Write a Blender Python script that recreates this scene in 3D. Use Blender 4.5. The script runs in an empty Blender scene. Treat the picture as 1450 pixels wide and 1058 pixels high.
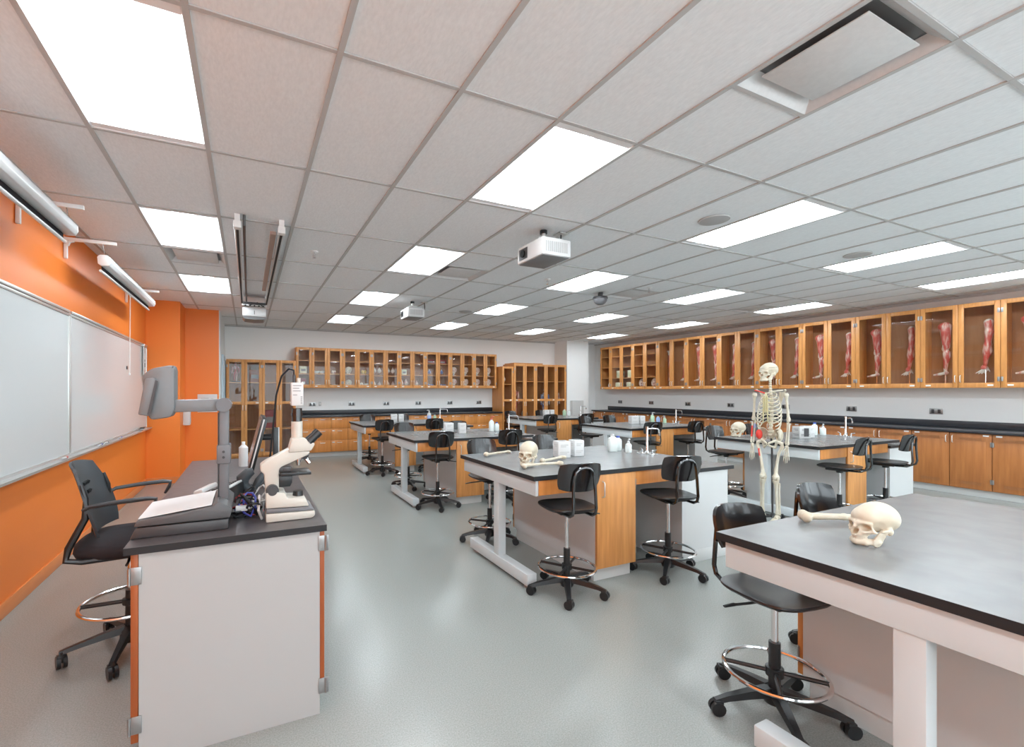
import bpy, bmesh, math, random
import numpy as np
from mathutils import Vector, Matrix
random.seed(7)
PI = math.pi
R = math.radians
sc = bpy.context.scene
COL = sc.collection

# ------------------------------------------------------------------ camera, world, exposure
cam = bpy.data.cameras.new('camera')
cam_o = bpy.data.objects.new('camera', cam)
COL.objects.link(cam_o)
cam.sensor_fit = 'HORIZONTAL'
cam.sensor_width = 36.0
cam.lens = 647.0 / 1450.0 * 36.0
cam.shift_x = (725.0 - 652.0) / 1450.0
cam.shift_y = (553.5 - 529.0) / 1450.0
cam.clip_start = 0.02
cam_o.location = (0, 0, 1.45)
cam_o.rotation_euler = (R(90), 0, -math.atan((652.0 - 350.6) / 647.0))
sc.camera = cam_o

world = bpy.data.worlds.new('world')
sc.world = world
world.use_nodes = True
world.node_tree.nodes['Background'].inputs[0].default_value = (0.84, 0.93, 1.0, 1)
world.node_tree.nodes['Background'].inputs[1].default_value = 3.0

sc.view_settings.view_transform = 'Standard'
sc.view_settings.look = 'None'
sc.view_settings.exposure = 0.98
sc.view_settings.gamma = 1.0
sc.view_settings.use_curve_mapping = False
try:
    sc.cycles.use_denoising = True
    sc.cycles.max_bounces = 10
    sc.cycles.diffuse_bounces = 6
    sc.cycles.glossy_bounces = 4
    sc.cycles.transparent_max_bounces = 16
    sc.cycles.caustics_reflective = False
    sc.cycles.caustics_refractive = False
    sc.cycles.sample_clamp_indirect = 6.0
except Exception:
    pass

LAMP_STRENGTH = 19.0        # radiance of the troffer lenses

# ------------------------------------------------------------------ room dimensions
CEIL = 2.85
XL, XR, YB, YF = -1.42, 9.60, 10.90, -2.52
TW, TL = 0.556, 1.11                        # ceiling module
GX0, GY0 = 0.349, 1.929                     # one grid crossing

# ------------------------------------------------------------------ materials
MATS = {}
def new_mat(name):
    m = bpy.data.materials.new(name); m.use_nodes = True
    MATS[name] = m
    return m, m.node_tree, m.node_tree.nodes['Principled BSDF']
def mat(name, col, rough=0.5, metal=0.0, spec=0.5, coat=0.0, emit=None):
    m, nt, b = new_mat(name)
    b.inputs['Base Color'].default_value = (*col, 1)
    b.inputs['Roughness'].default_value = rough
    b.inputs['Metallic'].default_value = metal
    b.inputs['Specular IOR Level'].default_value = spec
    b.inputs['Coat Weight'].default_value = coat
    if emit:
        b.inputs['Emission Color'].default_value = (*emit[:3], 1)
        b.inputs['Emission Strength'].default_value = emit[3]
    return m
def noise_mat(name, c1, c2, scale=(1, 1, 1), nscale=5.0, detail=4.0, rough=0.5, spec=0.5, lo=0.35, hi=0.65, bump=0.0, metal=0.0, bscale=None, coat=0.0):
    m, nt, b = new_mat(name)
    N, L = nt.nodes, nt.links
    tc = N.new('ShaderNodeTexCoord'); mp = N.new('ShaderNodeMapping'); mp.inputs['Scale'].default_value = scale
    L.new(tc.outputs['Object'], mp.inputs['Vector'])
    no = N.new('ShaderNodeTexNoise'); no.inputs['Scale'].default_value = nscale; no.inputs['Detail'].default_value = detail
    L.new(mp.outputs['Vector'], no.inputs['Vector'])
    cr = N.new('ShaderNodeValToRGB')
    cr.color_ramp.elements[0].position = lo; cr.color_ramp.elements[0].color = (*c1, 1)
    cr.color_ramp.elements[1].position = hi; cr.color_ramp.elements[1].color = (*c2, 1)
    L.new(no.outputs['Fac'], cr.inputs['Fac']); L.new(cr.outputs['Color'], b.inputs['Base Color'])
    b.inputs['Roughness'].default_value = rough
    b.inputs['Specular IOR Level'].default_value = spec
    b.inputs['Metallic'].default_value = metal
    b.inputs['Coat Weight'].default_value = coat
    if bump:
        bp = N.new('ShaderNodeBump'); bp.inputs['Strength'].default_value = bump; bp.inputs['Distance'].default_value = 0.004
        if bscale:
            n2 = N.new('ShaderNodeTexNoise'); n2.inputs['Scale'].default_value = bscale; n2.inputs['Detail'].default_value = 3
            L.new(mp.outputs['Vector'], n2.inputs['Vector']); L.new(n2.outputs['Fac'], bp.inputs['Height'])
        else:
            L.new(no.outputs['Fac'], bp.inputs['Height'])
        L.new(bp.outputs['Normal'], b.inputs['Normal'])
    return m

noise_mat('floor', (0.255, 0.27, 0.255), (0.35, 0.366, 0.35), nscale=160, detail=2, rough=0.26, spec=0.5, lo=0.3, hi=0.7)
noise_mat('tile', (0.81, 0.835, 0.848), (0.88, 0.905, 0.917), scale=(1, 0.35, 1), nscale=90, detail=4, rough=0.95, spec=0.1, bump=0.35, lo=0.3, hi=0.7)
mat('grid', (0.52, 0.515, 0.505), 0.6, spec=0.3)
mat('grid_dark', (0.46, 0.455, 0.45), 0.7, spec=0.2)
mat('orange', (0.84, 0.215, 0.030), 0.42, spec=0.4)
mat('orange_base', (0.72, 0.24, 0.07), 0.4, spec=0.4)
mat('wall_white', (0.86, 0.86, 0.855), 0.7, spec=0.3)
mat('wall_cool', (0.78, 0.80, 0.80), 0.6, spec=0.3)
mat('laminate', (0.635, 0.648, 0.648), 0.45, spec=0.4)
mat('panel_grey', (0.42, 0.425, 0.42), 0.45, spec=0.4)
mat('steel_white', (0.63, 0.675, 0.69), 0.4, spec=0.4)
mat('base_grey', (0.62, 0.63, 0.62), 0.5, spec=0.4)
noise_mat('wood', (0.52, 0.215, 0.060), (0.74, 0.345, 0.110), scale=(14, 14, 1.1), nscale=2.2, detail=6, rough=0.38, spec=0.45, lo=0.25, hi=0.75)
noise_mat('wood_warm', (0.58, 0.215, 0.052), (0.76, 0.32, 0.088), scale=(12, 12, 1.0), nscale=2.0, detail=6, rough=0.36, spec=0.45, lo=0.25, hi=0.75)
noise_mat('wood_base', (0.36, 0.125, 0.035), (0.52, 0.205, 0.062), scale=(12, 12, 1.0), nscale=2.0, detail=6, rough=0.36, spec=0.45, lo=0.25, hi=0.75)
mat('tray_brown', (0.40, 0.28, 0.23), 0.6)
noise_mat('wood_inside', (0.34, 0.15, 0.062), (0.45, 0.215, 0.095), scale=(12, 12, 1.0), nscale=2.0, detail=5, rough=0.5, spec=0.3, lo=0.25, hi=0.75)
noise_mat('wood_edge', (0.27, 0.065, 0.017), (0.37, 0.10, 0.028), scale=(12, 12, 1.2), nscale=2.0, detail=5, rough=0.4, spec=0.4, lo=0.25, hi=0.75)
noise_mat('bench_top', (0.185, 0.19, 0.192), (0.205, 0.21, 0.212), nscale=8, detail=2, rough=0.27, spec=0.45)
noise_mat('desk_top', (0.065, 0.057, 0.060), (0.085, 0.076, 0.078), nscale=20, detail=2, rough=0.34, spec=0.6)
mat('black_edge', (0.016, 0.016, 0.018), 0.5, spec=0.4)
mat('counter_black', (0.020, 0.022, 0.027), 0.32, spec=0.5)
mat('black_plastic', (0.014, 0.014, 0.015), 0.32, spec=0.5)
mat('black_gloss', (0.012, 0.011, 0.012), 0.20, spec=0.6, coat=0.3)
mat('black_chrome', (0.10, 0.10, 0.102), 0.14, metal=1.0)
mat('black_rubber', (0.018, 0.018, 0.019), 0.6, spec=0.3)
mat('black_fabric', (0.030, 0.026, 0.029), 0.8, spec=0.2)
mat('charcoal', (0.045, 0.052, 0.058), 0.45, spec=0.4)
mat('chrome', (0.78, 0.78, 0.79), 0.12, metal=1.0)
mat('brushed', (0.40, 0.40, 0.40), 0.36, metal=1.0)
mat('housing_grey', (0.085, 0.083, 0.085), 0.42)
mat('pull', (0.86, 0.85, 0.83), 0.3, metal=0.7)
mat('plate', (0.86, 0.86, 0.85), 0.4)
mat('white_plastic', (0.66, 0.66, 0.655), 0.35)
mat('cream_plastic', (0.60, 0.565, 0.50), 0.35)
mat('grey_plastic', (0.15, 0.15, 0.158), 0.42)
mat('mid_grey', (0.18, 0.183, 0.188), 0.4)
mat('light_grey', (0.56, 0.56, 0.55), 0.4)
mat('dark_grey', (0.05, 0.048, 0.05), 0.4)
noise_mat('vent_grey', (0.66, 0.66, 0.655), (0.70, 0.70, 0.695), nscale=40, rough=0.6)
mat('board', (0.67, 0.70, 0.705), 0.16, spec=0.5)
mat('alu', (0.68, 0.68, 0.67), 0.35, metal=0.75)
mat('lens', (0.85, 0.85, 0.85), 0.6, emit=(0.85, 0.945, 1.0, LAMP_STRENGTH))
mat('reflector', (0.88, 0.885, 0.89), 0.55, spec=0.3)
noise_mat('bone', (0.58, 0.50, 0.37), (0.67, 0.61, 0.50), nscale=14, detail=5, rough=0.5, spec=0.35, lo=0.3, hi=0.7, bump=0.15)
noise_mat('bone_pale', (0.60, 0.54, 0.42), (0.68, 0.63, 0.52), nscale=16, detail=4, rough=0.5, spec=0.35)
mat('cartilage', (0.58, 0.52, 0.30), 0.5)
mat('red_paint', (0.72, 0.045, 0.03), 0.45)
mat('blue_paint', (0.25, 0.28, 0.55), 0.45)
mat('cavity', (0.06, 0.04, 0.03), 0.8)
noise_mat('muscle', (0.62, 0.10, 0.075), (0.86, 0.72, 0.62), scale=(9, 9, 1.6), nscale=3.4, detail=4, rough=0.3, lo=0.44, hi=0.66)
noise_mat('tendon', (0.80, 0.70, 0.62), (0.62, 0.12, 0.08), scale=(8, 8, 2), nscale=3.0, detail=3, rough=0.4, lo=0.50, hi=0.72)
noise_mat('pink_model', (0.80, 0.62, 0.52), (0.55, 0.12, 0.10), nscale=16, detail=3, rough=0.4, lo=0.48, hi=0.68)
noise_mat('pale_model', (0.84, 0.78, 0.70), (0.76, 0.55, 0.46), nscale=12, detail=2, rough=0.4)
noise_mat('blue_model', (0.14, 0.20, 0.45), (0.75, 0.74, 0.74), nscale=14, detail=3, rough=0.4, lo=0.45, hi=0.6)
noise_mat('green_box', (0.62, 0.63, 0.42), (0.80, 0.78, 0.62), nscale=10, detail=3, rough=0.5)
mat('yellow_model', (0.74, 0.52, 0.10), 0.4)
mat('red_box', (0.28, 0.03, 0.035), 0.5)
mat('soap', (0.80, 0.86, 0.84), 0.2)
mat('soap_green', (0.48, 0.66, 0.46), 0.25)
mat('soap_blue', (0.36, 0.48, 0.78), 0.3)
mat('blue_cap', (0.05, 0.10, 0.45), 0.35)
mat('red_cap', (0.70, 0.12, 0.10), 0.35)
mat('paper', (0.70, 0.70, 0.695), 0.8, spec=0.2)
mat('print', (0.30, 0.29, 0.29), 0.8, spec=0.2)
mat('door_paint', (0.50, 0.58, 0.64), 0.4)
mat('screen', (0.01, 0.01, 0.012), 0.15)
mat('wire_red', (0.5, 0.05, 0.05), 0.4)
mat('wire_blue', (0.05, 0.06, 0.35), 0.4)
mat('sink', (0.012, 0.012, 0.013), 0.4)

def glass_mat(name, tint, amount):
    m = bpy.data.materials.new(name); m.use_nodes = True; MATS[name] = m
    nt = m.node_tree; N, L = nt.nodes, nt.links
    for n in list(N):
        if n.type != 'OUTPUT_MATERIAL': N.remove(n)
    out = [n for n in N if n.type == 'OUTPUT_MATERIAL'][0]
    tr = N.new('ShaderNodeBsdfTransparent'); tr.inputs[0].default_value = (*tint, 1)
    gl = N.new('ShaderNodeBsdfGlossy'); gl.inputs['Roughness'].default_value = 0.02
    lw = N.new('ShaderNodeLayerWeight'); lw.inputs['Blend'].default_value = 0.5
    pw = N.new('ShaderNodeMath'); pw.operation = 'POWER'; pw.inputs[1].default_value = 5.0
    ml = N.new('ShaderNodeMath'); ml.operation = 'MULTIPLY_ADD'; ml.inputs[1].default_value = 0.9; ml.inputs[2].default_value = amount
    mx = N.new('ShaderNodeMixShader')
    L.new(lw.outputs['Facing'], pw.inputs[0]); L.new(pw.outputs[0], ml.inputs[0]); L.new(ml.outputs[0], mx.inputs[0])
    L.new(tr.outputs[0], mx.inputs[1]); L.new(gl.outputs[0], mx.inputs[2]); L.new(mx.outputs[0], out.inputs[0])
    return m
glass_mat('glass', (0.965, 0.975, 0.97), 0.022)

# ------------------------------------------------------------------ mesh helpers
class MB:
    """Collects shapes into one bmesh; build() links them as one mesh object."""
    def __init__(self):
        self.bm = bmesh.new(); self.mi = 0
    def _face(self, vs):
        try:
            f = self.bm.faces.new(vs); f.material_index = self.mi
            return f
        except ValueError:
            return None
    def box(self, x0, y0, z0, x1, y1, z1, bev=0.0, mtop=None):
        if x0 > x1: x0, x1 = x1, x0
        if y0 > y1: y0, y1 = y1, y0
        if z0 > z1: z0, z1 = z1, z0
        v = [self.bm.verts.new(p) for p in ((x0,y0,z0),(x1,y0,z0),(x1,y1,z0),(x0,y1,z0),(x0,y0,z1),(x1,y0,z1),(x1,y1,z1),(x0,y1,z1))]
        fs = [self._face([v[i] for i in q]) for q in ((3,2,1,0),(4,5,6,7),(0,1,5,4),(1,2,6,5),(2,3,7,6),(3,0,4,7))]
        if mtop is not None: fs[1].material_index = mtop
        if bev > 0:
            es = list({e for f in fs for e in f.edges})
            bmesh.ops.bevel(self.bm, geom=es, offset=bev, segments=2, affect='EDGES', profile=0.5)
        return self
    def obox(self, c, sx, sy, sz, rot=None, bev=0.0):
        """box centred at c, with a rotation matrix"""
        n0 = len(self.bm.verts)
        self.bm.verts.ensure_lookup_table()
        old = set(self.bm.verts)
        self.box(-sx/2, -sy/2, -sz/2, sx/2, sy/2, sz/2, bev)
        M = Matrix.Translation(Vector(c)) @ (rot.to_4x4() if rot is not None else Matrix.Identity(4))
        for v in self.bm.verts:
            if v not in old: v.co = M @ v.co
        return self
    def tube(self, pts, r, seg=8, closed=False, cap=True, flat=None):
        pts = [Vector(p) for p in pts]; n = len(pts)
        rs = r if isinstance(r, (list, tuple)) else [r]*n
        rings = []; up = None
        for i, p in enumerate(pts):
            if closed: t = (pts[(i+1) % n]-pts[i-1])
            else: t = pts[min(i+1, n-1)]-pts[max(i-1, 0)]
            if t.length < 1e-9: t = Vector((0, 0, 1))
            t.normalize()
            if up is None:
                up = Vector((0, 0, 1)) if abs(t.z) < 0.9 else Vector((1, 0, 0))
            a = up - t*up.dot(t)
            if a.length < 1e-5:
                a = t.orthogonal()
            a.normalize(); b = t.cross(a); up = a
            f = flat if flat else 1.0
            rings.append([self.bm.verts.new(p + (a*math.cos(2*PI*k/seg)*f + b*math.sin(2*PI*k/seg))*rs[i]) for k in range(seg)])
        m = n if closed else n-1
        for i in range(m):
            A, B = rings[i], rings[(i+1) % n]
            for k in range(seg):
                self._face([A[k], A[(k+1) % seg], B[(k+1) % seg], B[k]])
        if cap and not closed:
            self._face(list(reversed(rings[0]))); self._face(rings[-1])
        return self
    def cyl(self, p0, p1, r, seg=16, r1=None):
        return self.tube([p0, p1], [r, r if r1 is None else r1], seg)
    def lathe(self, prof, c=(0, 0, 0), seg=20, sx=1.0, sy=1.0):
        """profile (r, z) from bottom to top around the z axis"""
        c = Vector(c); rings = []
        for r, z in prof:
            if r < 1e-6: rings.append([self.bm.verts.new(c+Vector((0, 0, z)))])
            else: rings.append([self.bm.verts.new(c+Vector((r*sx*math.cos(2*PI*k/seg), r*sy*math.sin(2*PI*k/seg), z))) for k in range(seg)])
        for A, B in zip(rings, rings[1:]):
            for k in range(seg):
                k2 = (k+1) % seg
                if len(A) == 1 and len(B) == 1: continue
                if len(A) == 1: self._face([A[0], B[k2], B[k]])
                elif len(B) == 1: self._face([A[k], A[k2], B[0]])
                else: self._face([A[k], A[k2], B[k2], B[k]])
        if len(rings[0]) > 1: self._face(list(reversed(rings[0])))
        if len(rings[-1]) > 1: self._face(rings[-1])
        return self
    def prism(self, poly, axis, a, b, bev=0.0):
        """poly of 2-D points extruded along axis ('x','y','z') from a to b"""
        def P(p, t):
            if axis == 'x': return (t, p[0], p[1])
            if axis == 'y': return (p[0], t, p[1])
            return (p[0], p[1], t)
        A = [self.bm.verts.new(P(p, a)) for p in poly]; B = [self.bm.verts.new(P(p, b)) for p in poly]
        n = len(poly)
        fs = [self._face(list(reversed(A))), self._face(B)]
        for i in range(n): fs.append(self._face([A[i], A[(i+1) % n], B[(i+1) % n], B[i]]))
        fs = [f for f in fs if f]
        bmesh.ops.recalc_face_normals(self.bm, faces=fs)
        if bev > 0:
            es = list({e for f in fs for e in f.edges})
            bmesh.ops.bevel(self.bm, geom=es, offset=bev, segments=2, affect='EDGES', profile=0.5)
        return self
    def ball(self, c, r, s=(1, 1, 1), seg=14, rings=9):
        prof = [(math.sin(PI*i/rings), -math.cos(PI*i/rings)) for i in range(rings+1)]
        n0 = set(self.bm.verts)
        self.lathe([(max(a, 0), b) for a, b in prof], (0, 0, 0), seg)
        for v in self.bm.verts:
            if v not in n0: v.co = Vector(c) + Vector((v.co.x*r*s[0], v.co.y*r*s[1], v.co.z*r*s[2]))
        return self
    def shell(self, fn, nu, nv, th):
        """thick sheet: fn(u,v) in [0,1]^2 gives a point"""
        g = [[Vector(fn(i/nu, j/nv)) for j in range(nv+1)] for i in range(nu+1)]
        def nrm(i, j):
            a = g[min(i+1, nu)][j]-g[max(i-1, 0)][j]; b = g[i][min(j+1, nv)]-g[i][max(j-1, 0)]
            c = a.cross(b)
            return c.normalized() if c.length > 1e-12 else Vector((0, 0, 1))
        T = [[self.bm.verts.new(g[i][j]+nrm(i, j)*th/2) for j in range(nv+1)] for i in range(nu+1)]
        B = [[self.bm.verts.new(g[i][j]-nrm(i, j)*th/2) for j in range(nv+1)] for i in range(nu+1)]
        for i in range(nu):
            for j in range(nv):
                self._face([T[i][j], T[i+1][j], T[i+1][j+1], T[i][j+1]])
                self._face([B[i][j], B[i][j+1], B[i+1][j+1], B[i+1][j]])
        for i in range(nu):
            self._face([T[i][0], B[i][0], B[i+1][0], T[i+1][0]])
            self._face([T[i][nv], T[i+1][nv], B[i+1][nv], B[i][nv]])
        for j in range(nv):
            self._face([T[0][j], T[0][j+1], B[0][j+1], B[0][j]])
            self._face([T[nu][j], B[nu][j], B[nu][j+1], T[nu][j+1]])
        return self
    def mesh(self, name, mats, ang=35):
        me = bpy.data.meshes.new(name)
        self.bm.to_mesh(me); self.bm.free()
        for m in (mats if isinstance(mats, (list, tuple)) else [mats]): me.materials.append(MATS[m])
        smooth(me, ang)
        return me
    def build(self, name, mats, parent=None, loc=(0, 0, 0), rot=(0, 0, 0), ang=35):
        return put(name, self.mesh(name, mats, ang), parent, loc, rot)

def smooth(me, ang=35):
    if len(me.polygons):
        me.polygons.foreach_set('use_smooth', [True]*len(me.polygons))
        me.set_sharp_from_angle(angle=R(ang))
    me.update()
def put(name, me, parent=None, loc=(0, 0, 0), rot=(0, 0, 0), scale=None):
    o = bpy.data.objects.new(name, me)
    COL.objects.link(o)
    o.location = loc; o.rotation_euler = rot
    if scale is not None: o.scale = scale if isinstance(scale, (tuple, list)) else (scale,)*3
    if parent is not None: o.parent = parent
    return o
def tag(o, label=None, cat=None, group=None, kind=None):
    if label: o['label'] = label
    if cat: o['category'] = cat
    if group: o['group'] = group
    if kind: o['kind'] = kind
    return o
def thing(name, label, cat, loc=(0, 0, 0), rz=0.0, group=None):
    o = bpy.data.objects.new(name, None); COL.objects.link(o)
    o.empty_display_size = 0.1
    o.location = loc; o.rotation_euler = (0, 0, rz)
    return tag(o, label, cat, group)
def clone(root, label=None, loc=None, rz=None):
    """a thing with copies of its parts and sub-parts (mesh data shared)"""
    def cp(o, parent):
        c = o.copy(); COL.objects.link(c)
        c.parent = parent
        for ch in list(o.children): cp(ch, c)
        return c
    r = cp(root, None)
    if label: r['label'] = label
    if loc is not None: r.location = loc
    if rz is not None: r.rotation_euler = (0, 0, rz)
    return r
def struct(name, mb, mats, parent=None):
    o = mb.build(name, mats, parent)
    if parent is None: o['kind'] = 'structure'
    return o

# ------------------------------------------------------------------ signed-distance modelling (skulls, bones)
def sd_ell(P, c, r):
    q = [(P[i]-c[i]) for i in range(3)]
    k0 = np.sqrt(sum((q[i]/r[i])**2 for i in range(3))); k1 = np.sqrt(sum((q[i]/r[i]**2)**2 for i in range(3)))
    return k0*(k0-1.0)/np.maximum(k1, 1e-9)
def sd_cap(P, a, b, ra, rb=None):
    rb = ra if rb is None else rb
    ab = [b[i]-a[i] for i in range(3)]; L2 = sum(x*x for x in ab)
    h = np.clip(sum((P[i]-a[i])*ab[i] for i in range(3))/L2, 0, 1)
    d = np.sqrt(sum((P[i]-a[i]-ab[i]*h)**2 for i in range(3)))
    return d-(ra+(rb-ra)*h)
def smin(a, b, k):
    h = np.clip(0.5+0.5*(b-a)/k, 0, 1)
    return b*(1-h)+a*h-k*h*(1-h)
def smax(a, b, k): return -smin(-a, -b, k)
def sdf_mesh(name, fn, lo, hi, h, mats, mat_fn=None):
    """naive surface nets on a regular grid"""
    n = [int(math.ceil((hi[i]-lo[i])/h))+1 for i in range(3)]
    ax = [lo[i]+h*np.arange(n[i]) for i in range(3)]
    P = np.meshgrid(*ax, indexing='ij')
    F = fn(P)
    S = F < 0
    m = [k-1 for k in n]
    acc = np.zeros((*m, 3)); cnt = np.zeros(m)
    def corner(A, d): return A[d[0]:d[0]+m[0], d[1]:d[1]+m[1], d[2]:d[2]+m[2]]
    for axis in range(3):
        o1, o2 = [i for i in range(3) if i != axis]
        for a in (0, 1):
            for b in (0, 1):
                d0 = [0, 0, 0]; d0[o1] = a; d0[o2] = b
                d1 = list(d0); d1[axis] = 1
                f0, f1 = corner(F, d0), corner(F, d1)
                x = corner(S, d0) != corner(S, d1)
                t = np.where(x, f0/np.where(np.abs(f0-f1) < 1e-12, 1, f0-f1), 0)
                for i in range(3): acc[..., i] += np.where(x, d0[i]+(t if i == axis else 0), 0)
                cnt += x
    act = cnt > 0
    idx = -np.ones(m, dtype=np.int64); idx[act] = np.arange(act.sum())
    base = np.stack(np.meshgrid(*[np.arange(k) for k in m], indexing='ij'), -1)
    V = (base[act]+acc[act]/cnt[act][:, None])*h+np.array(lo)
    quads = []
    for axis in range(3):
        o1, o2 = [(1, 2), (2, 0), (0, 1)][axis]
        sl0 = [slice(None)]*3; sl1 = [slice(None)]*3
        sl0[axis] = slice(0, n[axis]-1); sl1[axis] = slice(1, n[axis])
        x = S[tuple(sl0)] != S[tuple(sl1)]
        ii = np.argwhere(x)
        ii = ii[(ii[:, o1] > 0) & (ii[:, o2] > 0) & (ii[:, o1] < m[o1]) & (ii[:, o2] < m[o2])]
        if not len(ii): continue
        def cell(da, db):
            j = ii.copy(); j[:, o1] -= da; j[:, o2] -= db
            return idx[j[:, 0], j[:, 1], j[:, 2]]
        q = np.stack([cell(1, 1), cell(0, 1), cell(0, 0), cell(1, 0)], 1)
        inside0 = S[ii[:, 0], ii[:, 1], ii[:, 2]]
        q[~inside0] = q[~inside0][:, ::-1]
        quads.append(q)
    Q = np.concatenate(quads)
    me = bpy.data.meshes.new(name)
    me.from_pydata(V.tolist(), [], Q.tolist())
    for mm in mats: me.materials.append(MATS[mm])
    if mat_fn is not None:
        cen = V[Q].mean(1)
        me.polygons.foreach_set('material_index', mat_fn(cen).astype(np.int32))
    me.polygons.foreach_set('use_smooth', [True]*len(me.polygons))
    me.update()
    return me

# ================================================================== THE SETTING
struct('floor', MB().box(XL-0.3, YF-0.2, -0.1, XR+0.3, YB+0.3, 0.0), 'floor')
struct('wall_left', MB().box(XL-0.15, YF, 0, XL, YB, CEIL+0.2), 'orange')
struct('baseboard_left', MB().box(XL, YF, 0.0, XL+0.012, 8.40, 0.10, 0.003), 'orange_base')
struct('wall_column', MB().box(XL, 8.40, 0, -0.965, YB, CEIL+0.1), 'orange')
struct('wall_recess', MB().box(-0.965, 9.03, 0, -0.455, 9.10, CEIL+0.1), 'orange')
struct('wall_entry', MB().box(-0.965, 9.10, 0, -0.455, YB, CEIL+0.1).box(-0.455, 9.032, 0, -0.44, YB, CEIL+0.1), 'wall_cool')
struct('baseboard_column', MB().box(XL+0.012, 8.388, 0, -0.953, 8.40, 0.10).box(-0.965, 8.40, 0, -0.953, 9.018, 0.10).box(-0.953, 9.018, 0, -0.44, 9.03, 0.10), 'orange_base')
d1 = struct('door_1', MB().box(-0.44, 9.62, 0.0, -0.425, 10.22, 2.05), 'door_paint')
MB().box(-0.44, 9.54, 0, -0.405, 9.62, 2.13, 0.004).box(-0.44, 10.22, 0, -0.405, 10.30, 2.13, 0.004).box(-0.44, 9.62, 2.05, -0.405, 10.22, 2.13, 0.004).build('door_frame', 'door_paint', d1)
MB().cyl((-0.425, 9.70, 1.0), (-0.385, 9.70, 1.0), 0.012).tube([(-0.385, 9.70, 1.0), (-0.378, 9.78, 1.0)], 0.009).build('door_handle', 'brushed', d1)
struct('wall_back', MB().box(XL-0.15, YB, 0, XR+0.15, YB+0.15, CEIL+0.2), 'wall_white')
struct('wall_right', MB().box(XR, YF, 0, XR+0.15, YB, CEIL+0.2), 'wall_white')
wf = MB().box(XL-0.15, YF-0.15, 0, XR+0.15, YF, 0.80).box(XL-0.15, YF-0.15, 2.72, XR+0.15, YF, CEIL+0.2)
WX = [(-1.15, 1.35), (1.60, 4.10), (4.35, 6.85), (7.10, 9.40)]
for a, b in zip([XL-0.15]+[w[1] for w in WX], [w[0] for w in WX]+[XR+0.15]): wf.box(a, YF-0.15, 0.80, b, YF, 2.72)
struct('wall_front', wf, 'wall_white')
for i, (a, b) in enumerate(WX):
    w_ = MB().box(a, YF-0.12, 0.80, a+0.05, YF-0.06, 2.72).box(b-0.05, YF-0.12, 0.80, b, YF-0.06, 2.72).box(a, YF-0.12, 0.80, b, YF-0.06, 0.85).box(a, YF-0.12, 2.67, b, YF-0.06, 2.72).box((a+b)/2-0.025, YF-0.12, 0.85, (a+b)/2+0.025, YF-0.06, 2.67)
    wo = struct('window_%d' % (i+1), w_, 'alu')
    for u, v in ((a+0.05, (a+b)/2-0.025), ((a+b)/2+0.025, b-0.05)):
        MB().box(u, YF-0.095, 0.85, v, YF-0.09, 2.67).build('pane', 'glass', wo)
struct('wall_pillar', MB().box(8.10, 10.33, 0, 8.86, YB, CEIL+0.1), 'wall_white')
struct('trim_1', MB().box(XR-0.022, YF, CEIL-0.03, XR, YB, CEIL), 'grid')
struct('trim_2', MB().box(-0.44, YB-0.022, CEIL-0.03, 8.10, YB, CEIL), 'grid')

ceil_o = struct('ceiling', MB().box(XL-0.1, YF-0.1, CEIL+0.14, XR+0.1, YB+0.1, CEIL+0.2), 'wall_white')
LIGHTS, VENTS = [], {}
for c in (-2, 2, 6, 10, 14):
    for j in (-4, -2, 0, 2, 4, 6):
        if c == -2 and j == 6: continue
        LIGHTS.append((c, j))
# half-cell diffusers: (column, row) -> which half (0 = near, 1 = far)
for c, j, h in ((3, 2, 1), (3, 6, 0), (8, 2, 1), (8, 6, 0), (13, 2, 1), (13, 6, 0), (-2, 3, 0), (3, -1, 0)):
    VENTS[(c, j)] = h
def tile_mesh(w, l):
    return MB().box(0.012, 0.012, 0.007, w-0.012, l-0.012, 0.022).mesh('ceiling_tile', 'tile')
tile_full, tile_half = tile_mesh(TW, TL), tile_mesh(TW, TL/2)
cmin, cmax = -4, 16
for c in range(cmin, cmax+1):
    for j in range(-4, 9):
        if (c, j) in LIGHTS: continue
        x, y = GX0+c*TW, GY0+j*TL
        if (c, j) in VENTS:
            put('ceiling_tile', tile_half, ceil_o, (x, y+(TL/2 if VENTS[(c, j)] == 0 else 0), CEIL))
            continue
        x1, y1 = min(x+TW, XR), min(y+TL, YB); x0 = max(x, XL)
        if j == 8 or c == cmin or c == cmax:
            if y1-y < 0.05 or x1-x0 < 0.06: continue
            put('ceiling_tile', MB().box(x0+0.008-x, 0.012, 0.007, x1-x-0.008, y1-y-0.008, 0.022).mesh('ceiling_tile', 'tile'), ceil_o, (x, y, CEIL))
        else:
            put('ceiling_tile', tile_full, ceil_o, (x, y, CEIL))
bar_y = MB().box(-0.0125, YF, 0, 0.0125, YB, 0.012).mesh('grid_runner', 'grid')
for c in range(cmin+1, cmax+1):
    put('grid_runner', bar_y, ceil_o, (GX0+c*TW, 0, CEIL-0.001))
bar_x = MB().box(XL, -0.0105, 0, XR, 0.0105, 0.012).mesh('grid_cross_bar', 'grid')
for j in range(-4, 9):
    put('grid_cross_bar', bar_x, ceil_o, (0, GY0+j*TL, CEIL+0.0005))
half_bar = MB().box(0.0125, -0.0105, 0, TW-0.0125, 0.0105, 0.012).mesh('grid_cross_bar', 'grid')
for (c, j) in VENTS:
    put('grid_cross_bar', half_bar, ceil_o, (GX0+c*TW, GY0+j*TL+TL/2, CEIL+0.0005))

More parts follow.
